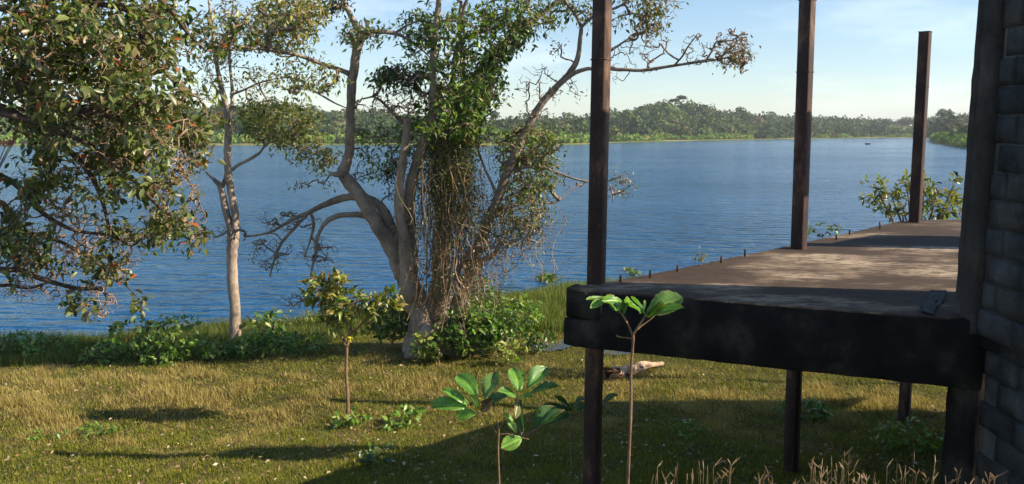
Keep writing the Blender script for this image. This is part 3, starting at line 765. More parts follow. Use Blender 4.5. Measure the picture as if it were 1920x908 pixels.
big.limb(YL([(1040, 168, 9), (1062, 148, 8), (1085, 134, 8), (1120, 128, 7), (1160, 130, 7), (1200, 132, 6), (1240, 127, 6), (1280, 121, 5), (1310, 116, 5), (1338, 110, 3)], Yb - .8, -1.0), 8)
big.limb(YL([(1265, 122, 4), (1280, 105, 3.5), (1290, 88, 3), (1310, 62, 2)], Yb - 1.6, -.2), 6)
big.limb(YL([(1325, 112, 4), (1335, 95, 3.5), (1345, 78, 3), (1372, 76, 2.5), (1392, 62, 2)], Yb - 1.8, -.2), 6)
big.limb(YL([(1310, 117, 4), (1345, 112, 3), (1375, 105, 2)], Yb - 1.8, -.2), 6)
big.limb(YL([(1125, 105, 6), (1150, 92, 5), (1165, 82, 4), (1180, 72, 3)], Yb - .9, -.2), 7)
big.limb(YL([(862, 560, 14), (852, 530, 13), (862, 500, 11), (880, 470, 9), (893, 462, 7), (925, 464, 6), (955, 455, 5), (985, 445, 4), (1012, 436, 2)], Yb - .5, -.4), 8)
big.limb(YL([(880, 530, 14), (893, 510, 13), (905, 490, 12), (928, 476, 10), (936, 455, 6)], Yb + .2, .3), 8)
big.limb(YL([(933, 378, 9), (925, 352, 6), (910, 318, 5), (897, 285, 4), (892, 270, 3)], Yb - .4, .2), 7)
big.limb(YL([(925, 405, 10), (945, 395, 9), (965, 385, 8), (1000, 378, 4), (1040, 380, 3), (1075, 352, 2), (1095, 345, 2)], Yb - .3, .6), 7)
big.limb(YL([(955, 322, 6), (1000, 312, 5), (1040, 322, 4), (1075, 335, 4), (1110, 342, 4), (1140, 340, 3), (1165, 330, 2)], Yb - .4, -.6), 7)
big.limb(YL([(1142, 345, 3), (1148, 362, 3), (1150, 378, 2)], Yb - 1.0, -.1), 5)
big.limb(YL([(850, 235, 12), (865, 180, 10), (868, 110, 9), (862, 60, 8), (868, 20, 7), (885, -20, 5)], Yb + .3, -.8), 8)
big.limb(YL([(845, 195, 12), (855, 98, 10), (866, 72, 9), (872, 65, 7), (862, 35, 6), (865, 5, 6)], Yb - .2, -.4), 8)
big.limb(YL([(868, 72, 7), (905, 60, 6), (950, 48, 5), (985, 45, 4)], Yb - .4, -.4), 7)
big.limb(YL([(835, 200, 12), (820, 170, 9), (800, 145, 7), (790, 135, 6)], Yb, -.5), 7)
big.limb(YL([(765, 240, 8), (740, 215, 6), (715, 190, 5), (700, 182, 3)], Yb - .4, -.3), 6)
blobs = [  # cx cy rx ry Y dY clusters leaves size colours weights spread
    (865, 65, 125, 75, 17, 2.0, 210, 7, .15, GREEN, [3, 2, 3, 1, 1]),
    (800, 165, 110, 55, 16.6, 1.6, 170, 7, .15, GREEN, [3, 2, 3, 1, 1]),
    (890, 165, 60, 75, 17, 1.3, 110, 7, .15, GREEN, [2, 2, 2, 1, 2]),
    (830, 215, 95, 55, 16.6, 1.4, 150, 7, .15, GREEN, [3, 2, 3, 1, 1]),
    (745, 145, 50, 20, 16.4, .8, 70, 8, .13, DARKG, [3, 2, 1, 1]),
    (708, 292, 48, 42, 17.2, .9, 42, 8, .13, GREEN, [2, 2, 2, 1, 1]),
    (790, 262, 60, 45, 17.4, .9, 80, 8, .13, GREEN, [2, 2, 2, 2, 1]),
    (860, 280, 70, 60, 17, 1.2, 120, 8, .12, SPARSE + GREEN, [1, 2, 1, 1, 2, 2, 1, 1, 1]),
    (1000, 20, 95, 40, 16.8, 1.5, 120, 8, .13, GREEN, [2, 2, 1, 2, 2]),
    (1150, 15, 85, 38, 16.5, 1.2, 90, 7, .12, SPARSE + GREEN, [2, 2, 1, 1, 1, 2, 1, 1, 1]),
    (1225, 45, 30, 32, 16.4, .7, 46, 7, .12, SPARSE, [2, 2, 1, 2]),
    (1240, 5, 50, 20, 16.4, .7, 26, 6, .12, SPARSE, [2, 2, 1, 2]),
    (1372, 100, 42, 30, 15.6, .6, 60, 4, .10, SPARSE, [2, 1, 2, 1]),
    (960, 50, 60, 45, 17, 1.3, 60, 8, .13, DARKG + GREEN, [2, 2, 1, 1, 2, 2, 1, 1, 1]),
    (985, 270, 75, 35, 17, 1.4, 150, 8, .12, SPARSE + GREEN, [2, 3, 1, 1, 2, 2, 2, 1, 1]),
    (990, 325, 65, 50, 17.2, 1.4, 210, 8, .12, SPARSE + GREEN, [2, 3, 1, 1, 2, 2, 2, 1, 1]),
    (975, 390, 70, 50, 17.2, 1.2, 150, 7, .11, SPARSE + GREEN, [3, 3, 1, 1, 1, 1, 1, 1, 1]),
    (960, 470, 70, 45, 17.2, 1.0, 40, 5, .09, SPARSE, [3, 3, 1, 1]),
    (1168, 345, 26, 26, 16.4, .4, 20, 4, .10, SPARSE + GREEN, [3, 3, 1, 1, 1, 1, 1, 1, 1]),
    (690, 62, 55, 26, 16.6, .9, 55, 7, .12, YELLO + GREEN, [1, 2, 2, 0, 0, 2, 2, 1, 1, 1]),
    (775, 55, 50, 32, 16.7, 1.0, 75, 8, .12, GREEN, [2, 2, 2, 1, 1]),
    (635, 8, 40, 14, 16.7, .6, 34, 7, .12, DARKG, [2, 2, 1, 1]),
    (570, 140, 75, 42, 16, 1.4, 90, 6, .13, YELLO + GREEN, [2, 3, 3, 1, 1, 1, 1, 1, 1, 1]),
    (535, 30, 80, 45, 15.6, 1.5, 160, 8, .14, YELLO, [3, 3, 3, 2, 1]),
    (1060, 170, 40, 25, 16.5, .5, 12, 4, .10, SPARSE, [1, 1, 1, 1]),
    (1048, 100, 14, 26, 16.5, .3, 10, 4, .10, SPARSE, [1, 1, 1, 1]),
    (860, -70, 150, 60, 17, 2.0, 190, 7, .15, GREEN, [3, 2, 3, 1, 1]), (1060, -70, 110, 50, 16.6, 1.5, 110, 7, .14, GREEN, [3, 2, 2, 1, 1]), (640, -50, 70, 40, 16.7, 1.0, 60, 7, .13, GREEN, [2, 2, 1, 1, 1]), (1210, -40, 60, 35, 16.2, 1.0, 50, 7, .12, SPARSE, [2, 2, 1, 2]),
    (738, 335, 22, 40, 17.3, .5, 45, 6, .10, DARKG, [2, 2, 2, 1]),
    (590, 345, 40, 12, 17.0, .4, 14, 5, .10, YELLO, [2, 2, 2, 1, 1]),
    (500, 470, 34, 36, 17.5, .5, 14, 4, .09, SPARSE, [3, 2, 1, 1]),
    (700, 245, 45, 25, 17.2, .8, 30, 6, .12, GREEN, [2, 2, 2, 1, 1]),
]
for (cx, cy, rx, ry, Y, dY, n, m, sz, cols, w) in blobs:
    pts = blob(cx, cy, rx, ry, Y, dY, int(n * .85), .9); d = big.grow(pts, .006, rise=.08)
    big.leafset(pts, d, m, sz, .09, cols, w, .95, .35)
# bare twiggy ends
for (cx, cy, rx, ry, Y, dY, n) in [(1375, 92, 46, 42, 15.6, .6, 330), (1300, 95, 32, 38, 15.8, .4, 80), (1215, 75, 45, 45, 16.1, .7, 110), (1010, 175, 45, 60, 16.8, .8, 90), (540, 415, 60, 22, 17.4, .6, 150), (510, 480, 45, 35, 17.6, .5, 110), (595, 475, 45, 32, 17.3, .5, 130), (780, 195, 85, 30, 16.4, .9, 170), (700, 200, 50, 25, 16.6, .6, 70), (960, 430, 80, 60, 17.2, 1.0, 260), (905, 500, 60, 50, 17.3, .8, 180), (1120, 350, 70, 26, 16.8, .6, 50), (415, 440, 50, 22, 17.6, .3, 70), (555, 565, 35, 20, 17.2, .3, 60), (680, 330, 30, 30, 17, .4, 30), (1170, 120, 70, 40, 16.1, .6, 60)]:
    big.grow(blob(cx, cy, rx, ry, Y, dY, n), .0045, bend=.22, rise=.1)
big.finish(parts=300)

# ---- vines over its middle: a curtain of hanging stems with small leaves
e = empty('hanging_vines', at(835, 600, 17.2), 'curtain of thin dry hanging vines and small leaves draped from the big tree', 'vine')
mb = MB(); LP, LD = [], []
def drape(n, cx, sx, ytop, ybot, Y, sY, dens_leaf):
    for _ in range(n):
        px = RNG.normal(cx, sx); y0 = RNG.uniform(*ytop); y1 = RNG.uniform(*ybot); Yv = Y + RNG.normal() * sY
        k = 9; q = []; a0 = RNG.uniform(0, 6); amp = RNG.uniform(3, 14); dr = RNG.uniform(-34, 34)
        for i in range(k):
            t = i / (k - 1); q.append(at(px + amp * math.sin(a0 + t * 6) + dr * t + RNG.normal() * 2.5, y0 + (y1 - y0) * t, Yv + .12 * math.sin(a0 * 2 + t * 5)))
        q = np.array(q); r0 = RNG.choice([.004, .006, .009, .016], p=[.4, .33, .2, .07]) 
        c = np.array([[.75, .66, .56], [.9, .82, .7], [.45, .36, .3]][RNG.integers(3)])
        segs(mb, q[:-1], q[1:], np.full(k - 1, r0), np.full(k - 1, r0 * .95), c, 3)
        for i in range(int(dens_leaf * k)):
            j = RNG.integers(k - 1); LP.append(q[j] + (q[j+1] - q[j]) * RNG.uniform()); LD.append(RNG.normal(size=3) * [1, 1, .6] - [0, 0, .5])
drape(90, 842, 26, (200, 330), (360, 600), 17.1, .45, 3.0)
drape(60, 825, 42, (280, 420), (420, 640), 17.0, .5, 1.6)
drape(36, 900, 36, (300, 440), (430, 600), 17.0, .5, 1.4)
drape(14, 985, 28, (380, 440), (450, 540), 17.1, .5, .9)
drape(5, 780, 14, (300, 420), (450, 600), 16.9, .2, .8)
for _ in range(260):                                     # tangled cross twigs
    px = RNG.normal(850, 48); py = RNG.uniform(250, 610); Yv = 17.0 + RNG.normal() * .4; k = 5
    a0 = RNG.uniform(0, 6.28); L_ = RNG.uniform(12, 60); q = []
    for i in range(k):
        q.append(at(px + math.cos(a0) * L_ * i / k, py + abs(math.sin(a0)) * L_ * i / k, Yv + .05 * i)); a0 += RNG.normal() * .5
    q = np.array(q); r0 = RNG.choice([.003, .005, .008]); segs(mb, q[:-1], q[1:], np.full(k - 1, r0), np.full(k - 1, r0), np.array([[.8, .7, .58], [.5, .4, .32]][RNG.integers(2)]), 3)
    for i in range(3): LP.append(q[RNG.integers(k)]); LD.append(RNG.normal(size=3) * [1, 1, .6] - [0, 0, .5])
for (cx, cy, rx, ry, n_) in ((845, 300, 55, 60, 3400), (850, 370, 48, 60, 2700), (875, 440, 60, 60, 800), (845, 520, 55, 60, 500), (800, 330, 30, 50, 500), (935, 420, 50, 50, 500)):
    for q in blob(cx, cy, rx, ry, 17.05, .6, n_): LP.append(q); LD.append(RNG.normal(size=3) * [1, 1, .6] - [0, 0, .4])
mb.build('vine_stems', M_TWIG, e, 'stuff')
LP, LD = np.array(LP), np.array(LD); n = len(LP)
leaves_obj('vine_leaves', M_LEAF, LP + RNG.normal(scale=.06, size=(n, 3)), LD, RNG.normal(size=(n, 3)) + [0, 0, .8], RNG.uniform(.05, .10, n), np.full(n, 1.0), pal([(.16, .18, .05), (.09, .11, .035), (.26, .19, .10), (.11, .17, .035), (.34, .28, .18)], [2, 2, 1.6, 2, .8], n)[0], False, e)
# ivy sleeve on the upper stem
e = empty('climbing_ivy', at(870, 300, 17.4), 'dark leafy ivy clinging round the leaning upper stem of the big tree', 'ivy')
sp = smooth_path([np.append(at(a, b, 17.5), r_) for a, b, r_ in ((835, 340, .42), (845, 270, .42), (862, 215, .40), (885, 170, .36), (915, 125, .30), (950, 85, .22), (985, 55, .16))], 12)
n = 2400; idx = RNG.integers(len(sp), size=n); u = RNG.normal(size=(n, 3)); u /= np.linalg.norm(u, axis=1)[:, None]
Pq = sp[idx, :3] + u * (sp[idx, 3] * RNG.uniform(.5, 1.25, n))[:, None]
leaves_obj('ivy_leaves', M_LEAF, Pq, u * .6 + RNG.normal(size=(n, 3)) * .5 - [0, 0, .6], u + RNG.normal(size=(n, 3)) * .4, RNG.uniform(.08, .15, n), np.full(n, 1.3), pal(GREEN + DARKG, [2, 2, 1, 1, 2, 2, 2, 1, 1], n)[0], False, e)

# ---- slender pale tree on the left
thin = Tree(empty('slender_tree', (*at(438, 662, 19.5)[:2], gz(*at(438, 662, 19.5)[:2])), 'slender pale barked tree with mottled trunk standing left of the vine covered tree', 'tree'), M_BARK_PALE, M_TWIG)
thin.limb(YL([(439, 668, 30), (439, 650, 25), (441, 600, 21), (438, 550, 20), (435, 500, 20), (436, 460, 21), (437, 430, 22)], 19.5), 12, .05, 'trunk')
thin.limb(YL([(434, 440, 15), (427, 412, 14), (420, 380, 13), (414, 352, 11), (405, 340, 8), (395, 332, 5), (385, 322, 3)], 19.5), 8)
thin.limb(YL([(440, 440, 15), (441, 412, 14), (437, 380, 14), (431, 345, 14), (427, 310, 14), (427, 275, 14), (427, 235, 12), (422, 195, 11), (412, 150, 9), (404, 105, 7), (398, 55, 6), (390, -10, 4)], 19.5, .2), 10)
thin.limb(YL([(416, 352, 8), (424, 330, 9), (428, 300, 8)], 19.5), 7)
thin.limb(YL([(427, 232, 8), (434, 200, 7), (435, 165, 6), (430, 110, 5), (432, 60, 4), (438, 5, 3), (440, -30, 2)], 19.5), 7)
thin.limb(YL([(435, 318, 7), (450, 308, 6), (470, 298, 6), (487, 286, 5), (500, 270, 5), (520, 264, 4), (545, 272, 3), (565, 280, 3), (590, 290, 2)], 19.4, -.4), 7)
thin.limb(YL([(432, 178, 5), (455, 170, 4), (480, 158, 3), (505, 150, 3)], 19.5, -.3), 6)
thin.limb(YL([(406, 115, 5), (425, 95, 4), (450, 88, 3)], 19.5), 6)
for (cx, cy, rx, ry, Y, dY, n, m, sz, cols, w) in [
    (525, 225, 75, 42, 19.1, 1.2, 170, 8, .13, YELLO, [3, 3, 3, 1, 0]), (475, 225, 35, 50, 19.4, .8, 70, 7, .13, GREEN + YELLO, [2, 2, 1, 1, 1, 1, 2, 2, 0, 0]),
    (600, 298, 52, 26, 18.9, .7, 60, 7, .12, YELLO, [2, 3, 3, 1, 1]), (555, 265, 60, 25, 19.0, .8, 60, 7, .12, YELLO, [2, 3, 3, 1, 1]),
    (440, 60, 75, 65, 19.4, 1.0, 150, 7, .11, SPARSE + YELLO, [2, 2, 1, 2, 1, 2, 2, 1, 1]), (520, 60, 75, 50, 19.0, 1.0, 150, 7, .13, YELLO, [3, 3, 3, 2, 1]),
    (400, 140, 50, 60, 19.4, .8, 60, 5, .11, SPARSE, [2, 2, 1, 2]), (480, 150, 50, 30, 19.4, .8, 50, 5, .12, YELLO, [2, 3, 3, 1, 1])]:
    pts = blob(cx, cy, rx, ry, Y, dY, n); d = thin.grow(pts, .005, rise=.06); thin.leafset(pts, d, m, sz, .08, cols, w, .95, .25)
thin.finish(parts=220)

# ---- near tree whose boughs hang in from the left
tx, ty = -7.6, 8.2
near = Tree(empty('overhanging_tree', (tx, ty, gz(tx, ty)), 'dense glossy leaved tree hanging its boughs into the left side of the view', 'tree'), M_BARK_DARK, M_TWIG)
def wl_(pts, k=10, part='branch'):
    path = smooth_path(np.array(pts, float), 5); mb = MB(); tube(mb, path, k, .07, (.5, .5, .5)); mb.build(part, near.bark, near.e, smooth=True)
    for q in path: near.P.append(q[:3]); near.R.append(q[3])
wl_([(tx, ty, gz(tx, ty) - .3, .34), (tx + .05, ty - .1, 2.4, .27), (tx + .25, ty - .3, 4.2, .23), (tx + .3, ty - .5, 5.6, .2), (tx + .5, ty - .7, 7.2, .16), (tx + .4, ty - .9, 8.8, .1)], 14, 'trunk')
hub = np.array([tx + .3, ty - .5, 5.8]); hub2 = np.array([tx + .45, ty - .65, 6.8]); hub3 = np.array([tx + .2, ty - .25, 4.4])
def bough(h, r0, pts):                                    # first from the trunk, then through the view
    q = [(*h, r0)] + [(*at(a, b, Y), w * .5 * Y / F) for a, b, Y, w in pts]; wl_(q, 8)
bough(hub, .10, [(-300, 70, 7.0, 24), (-60, 62, 6.6, 17), (20, 78, 6.5, 14), (70, 88, 6.5, 12), (130, 95, 6.4, 9), (205, 96, 6.3, 6), (250, 88, 6.2, 3)])
bough(hub, .09, [(-260, 40, 6.9, 20), (-40, 95, 6.4, 16), (20, 130, 6.3, 15), (55, 160, 6.2, 14), (85, 185, 6.2, 12), (130, 200, 6.2, 10), (200, 218, 6.1, 9), (250, 232, 6.1, 8), (300, 238, 6.0, 5), (325, 230, 6.0, 3)])
bough(hub, .10, [(-260, 150, 7.2, 22), (-20, 195, 6.8, 17), (55, 235, 6.7, 15), (100, 262, 6.6, 14), (140, 292, 6.6, 12), (165, 322, 6.5, 10), (182, 352, 6.5, 8), (196, 392, 6.5, 7), (205, 430, 6.5, 5), (214, 455, 6.5, 3)])
bough(hub, .08, [(-220, 100, 6.8, 20), (0, 150, 6.6, 15), (110, 205, 6.5, 12), (165, 222, 6.4, 11), (190, 262, 6.4, 10), (220, 288, 6.4, 9), (262, 300, 6.3, 7), (310, 310, 6.3, 5), (350, 335, 6.3, 3), (375, 380, 6.3, 2)])
bough(hub2, .10, [(-200, -60, 6.8, 20), (40, -40, 6.6, 16), (150, 0, 6.5, 12), (240, 20, 6.5, 10), (262, 65, 6.4, 8), (300, 125, 6.4, 6), (345, 175, 6.4, 4)])
bough(hub2, .09, [(-150, -120, 6.9, 18), (100, -80, 6.8, 14), (250, -40, 6.8, 11), (320, 20, 6.8, 9), (350, 60, 6.8, 6), (385, 95, 6.8, 4)])
bough(hub2, .06, [(-180, -20, 6.3, 16), (20, 20, 6.0, 12), (90, 40, 5.9, 9), (160, 40, 5.9, 6), (200, 62, 5.9, 3)])
bough(hub3, .09, [(-250, 380, 7.6, 18), (-30, 375, 7.3, 15), (20, 402, 7.2, 12), (45, 432, 7.2, 9), (110, 452, 7.2, 7), (160, 480, 7.2, 6), (215, 517, 7.2, 4), (262, 560, 7.2, 2)])
bough(hub3, .09, [(-250, 500, 7.4, 18), (-30, 505, 7.2, 12), (40, 508, 7.1, 10), (75, 522, 7.1, 10), (123, 536, 7.1, 8), (154, 542, 7.1, 7), (188, 543, 7.1, 6), (200, 560, 7.1, 4), (194, 580, 7.1, 2)])
bough(hub3, .06, [(-250, 470, 7.9, 12), (-30, 530, 7.6, 8), (20, 535, 7.6, 7), (55, 540, 7.6, 6), (90, 530, 7.5, 4)])
bough(hub3, .07, [(-220, 300, 7.0, 15), (0, 330, 6.8, 12), (80, 400, 6.8, 9), (140, 432, 6.7, 7), (210, 442, 6.7, 6), (245, 460, 6.7, 5), (264, 450, 6.7, 3)])
bough(hub, .06, [(-100, 200, 6.2, 14), (120, 250, 6.1, 10), (230, 320, 6.0, 8), (300, 390, 6.0, 6), (345, 420, 6.0, 4), (360, 470, 6.0, 2.5)])
near.limb([(165, 215, 6.4, 6), (178, 240, 6.4, 8), (200, 265, 6.3, 7), (215, 285, 6.3, 5)], 8)
OL = OLIVE
nb = [  # cx cy rx ry Y dY n m
    (60, 70, 120, 100, 6.6, 1.5, 330), (200, 60, 120, 80, 6.6, 1.4, 330), (320, 50, 95, 70, 6.9, 1.2, 150), (415, 60, 55, 60, 7.2, .8, 36), (375, 190, 40, 90, 6.9, .8, 30), (130, 170, 130, 60, 6.5, 1.3, 240),
    (270, 160, 100, 70, 6.5, 1.2, 270), (40, 200, 90, 80, 6.7, 1.3, 210), (150, 270, 110, 60, 6.6, 1.2, 210), (290, 255, 95, 60, 6.4, 1.1, 260),
    (345, 290, 50, 60, 6.4, .8, 70), (240, 330, 90, 50, 6.4, 1.0, 150), (325, 385, 50, 60, 6.3, .8, 80), (50, 330, 90, 40, 7.0, .9, 90), (130, 370, 90, 40, 6.9, .9, 80),
    (60, 440, 80, 45, 7.1, .8, 90), (200, 430, 50, 30, 6.8, .6, 40), (60, 500, 70, 30, 7.2, .6, 40), (150, 500, 80, 35, 7.1, .6, 60), (215, 500, 35, 30, 7.1, .5, 30), (150, 575, 40, 22, 7.1, .4, 30), (255, 565, 28, 20, 7.2, .3, 14), (290, 430, 50, 40, 6.6, .6, 50), (360, 445, 25, 40, 6.2, .4, 22), (15, 430, 40, 60, 7.0, .6, 40),
    (-130, 60, 150, 130, 6.9, 1.5, 330), (-330, 0, 170, 160, 7.4, 1.6, 330), (-480, -190, 240, 150, 7.6, 1.8, 380), (-150, -130, 200, 90, 7.0, 1.5, 300), (120, -90, 160, 60, 6.7, 1.2, 220), (300, -60, 100, 50, 6.9, 1.0, 110), (-150, 260, 150, 80, 7.0, 1.3, 230), (-360, 260, 150, 100, 7.6, 1.4, 230), (-120, 420, 120, 70, 7.3, .9, 150), (-330, 450, 130, 70, 7.8, 1.0, 140), (-640, 60, 160, 180, 8.2, 1.6, 300)]
for (cx, cy, rx, ry, Y, dY, n) in nb:
    n = int(n * (.80 if cy < 120 else .66 if cy < 200 else .50))
    pts = blob(cx, cy, rx, ry, Y, dY, n, .42); d = near.grow(pts, .0023, bend=.16, col=(.44, .39, .34))
    near.leafset(pts, d, 6, .076, .035, OL, [4, 3, 2.6, 2.3, 2.0, .2], 1.1, .45)
    if cx < 330: near.leafset(pts[::9], d[::9], 3, .105, .04, OL[:3], [2, 1, 3], 1.15, .25)
for (cx, cy, rx, ry, Y, dY, n) in [(130, 120, 190, 130, 6.5, 1.3, 560), (230, 270, 170, 100, 6.4, 1.0, 420), (330, 380, 60, 80, 6.3, .6, 170), (100, 430, 120, 80, 7.1, .7, 420), (60, 520, 80, 60, 7.3, .5, 260), (200, 480, 90, 60, 7.0, .5, 200), (170, 560, 60, 40, 7.1, .4, 110)]:
    near.grow(blob(cx, cy, rx, ry, Y, dY, n), .0021, bend=.24, col=(.66, .6, .54))
near.finish(parts=300, hi=True)

# pink blossom far left
e = empty('pink_blossom', at(12, 268, 7.2), 'small spray of pink blossom at the left edge over the water', 'flowers')
pts = blob(10, 268, 16, 7, 7.2, .1, 60); n = 60
leaves_obj('petals', M_LEAF, pts, RNG.normal(size=(n, 3)), RNG.normal(size=(n, 3)), np.full(n, .03), np.full(n, 2.), pal([(.75, .25, .4), (.8, .45, .55)], [1, 1], n)[0], False, e)
mb = MB(); st = at(-32, 372, 7.3); segs(mb, np.tile(st, (10, 1)), pts[:10], np.full(10, .003), np.full(10, .002), (.5, .4, .3)); mb.build('stems', M_TWIG, e)

# ------------------------------------------------------------------ young trees and shrubs
def sapling_leafed(e, T, blobs_, cols, w, size, width, m, parts=300, droop=.1):
    for (cx, cy, rx, ry, Y, dY, n) in blobs_:
        pts = blob(cx, cy, rx, ry, Y, dY, n); d = T.grow(pts, .004, rise=.12); d = d + np.array([0, 0, .02])
        T.leafset(pts, d, m, size, .03, cols, w, width, droop)
    T.finish(parts=parts, hi=True)
Ys = 12.7
s1 = Tree(empty('sapling', (*at(652, 772, Ys)[:2], gz(*at(652, 772, Ys)[:2])), 'young tree with a bare thin stem and a flat yellow-green crown, yellow ribbon tied on', 'sapling'), M_STEM, M_STEM)
zb_ = gz(*at(652, 772, Ys)[:2])
s1.limb(YL([(652, 782, 8), (652, 740, 6.3), (649, 700, 5.8), (650, 660, 5.8), (650, 645, 6.5)], Ys), 8, .04, 'stem')
s1.limb(YL([(649, 650, 6), (641, 632, 6), (634, 618, 4), (620, 600, 3)], Ys), 6)
s1.limb(YL([(651, 650, 6), (655, 630, 6), (658, 612, 5), (655, 590, 4), (645, 570, 3)], Ys), 6)
s1.limb(YL([(653, 628, 5), (668, 618, 4), (685, 600, 4), (700, 580, 3), (722, 565, 2)], Ys), 6)
s1.limb(YL([(657, 618, 4), (645, 600, 3), (625, 575, 3), (600, 550, 2)], Ys), 6)
sapling_leafed(s1.e, s1, [(600, 545, 36, 24, Ys, .35, 16), (640, 560, 45, 28, Ys, .4, 20), (665, 590, 45, 26, Ys, .4, 14), (725, 562, 24, 22, Ys, .2, 8), (625, 595, 35, 24, Ys, .35, 9), (690, 570, 30, 22, Ys, .3, 8), (625, 530, 36, 14, Ys, .3, 10)], YELLO + GREEN, [5, 4, 2, 2.5, .6, 1, 1, 2, 1, .4], .165, .9, 8, 300, .0)
rb = at(655, 634, Ys - .06); mb = MB()
tube(mb, [(*(rb + [-.05, 0, 0]), .012), (*(rb + [0, -.03, .01]), .02), (*(rb + [.05, 0, 0]), .012)], 6, .1, (.5, .5, .5)); tube(mb, [(*rb, .012), (*(rb + [.03, -.03, -.07]), .008)], 6, .1, (.5, .5, .5))
mb.build('ribbon', plain('yellow_ribbon', (.75, .6, .04), .6), s1.e)

# bush behind the far column
Yk = 14.6
bush = Tree(empty('leafy_bush', (*at(1720, 420, Yk)[:2], gz(*at(1720, 420, Yk)[:2])), 'open yellow-green bush rising behind the far end of the deck', 'bush'), M_STEM, M_STEM)
bq = at(1720, 420, Yk); gzb = gz(bq[0], bq[1])
for (a, b) in ((1640, 345), (1668, 360), (1690, 380), (1735, 335), (1760, 360), (1790, 345), (1775, 400), (1700, 345)):
    t_ = at(a, b, Yk + RNG.uniform(-.4, .4)); m_ = at(1715 + (a - 1715) * .45, 440, Yk)
    path = smooth_path([(bq[0] + RNG.uniform(-.15, .15), Yk, gzb - .1, .035), (bq[0] + (m_[0] - bq[0]) * .3, Yk, gzb + (m_[2] - gzb) * .5, .028), (*m_, .022), (*((m_ + t_) / 2 + [0, 0, .04]), .014), (*t_, .006)], 5)
    mb = MB(); tube(mb, path, 6, .05, (.5, .5, .5)); mb.build('stem', M_STEM, bush.e)
    for q in path: bush.P.append(q[:3])
sapling_leafed(bush.e, bush, [(1640, 362, 26, 26, Yk, .5, 12), (1672, 385, 30, 26, Yk, .5, 12), (1690, 350, 25, 16, Yk, .4, 8), (1735, 350, 26, 28, Yk, .5, 14), (1770, 385, 34, 26, Yk, .5, 16), (1795, 355, 16, 26, Yk, .4, 8), (1745, 400, 34, 16, Yk, .5, 10), (1800, 390, 30, 30, Yk, .5, 10), (1660, 400, 25, 12, Yk, .4, 6)], YELLO + GREEN, [4, 4, 1, 2, .2, 1, 1, 2, 1, .5], .135, .85, 8, 300)

def simple_plant(name, label, cat, x, y, h, spread, nstem, nclus, m, size, cols, w, width=1.0, parts=0, group=None, Zb=None, mat=None, flat=.35, col=(.45, .5, .4)):
    z = gz(x, y) if Zb is None else Zb
    T = Tree(empty(name, (x, y, z), label, cat, group), mat or M_STEM, mat or M_STEM)
    st = []
    for i in range(nstem):
        a = RNG.uniform(0, 6.28); rr = spread * RNG.uniform(.2, .8); hh = h * RNG.uniform(.55, .9)
        q = np.array([(x + math.cos(a) * rr * t ** 1.3, y + math.sin(a) * rr * t ** 1.3, z + hh * t) for t in (0, .35, .7, 1)])
        st.append(q); r0 = max(h * .008, .003); segs(T.tw, q[:-1], q[1:], np.array([1, .85, .7]) * r0, np.array([.85, .7, .5]) * r0, col, 4)
    for q in st: T.P += list(q)
    u = RNG.normal(size=(nclus, 3)); u /= np.linalg.norm(u, axis=1)[:, None]; u *= RNG.uniform(.3, 1, (nclus, 1)) ** .5
    pts = np.array([x, y, z + h * .6]) + u * [spread, spread, h * .42]; pts[:, 2] = np.maximum(pts[:, 2], z + .03)
    d = T.grow(pts, max(size * .018, .0015), rise=.1, col=col)
    T.leafset(pts, d, m, size, size * .35, cols, w, width, flat)
    T.finish(parts=parts, hi=size > .1)
    return T
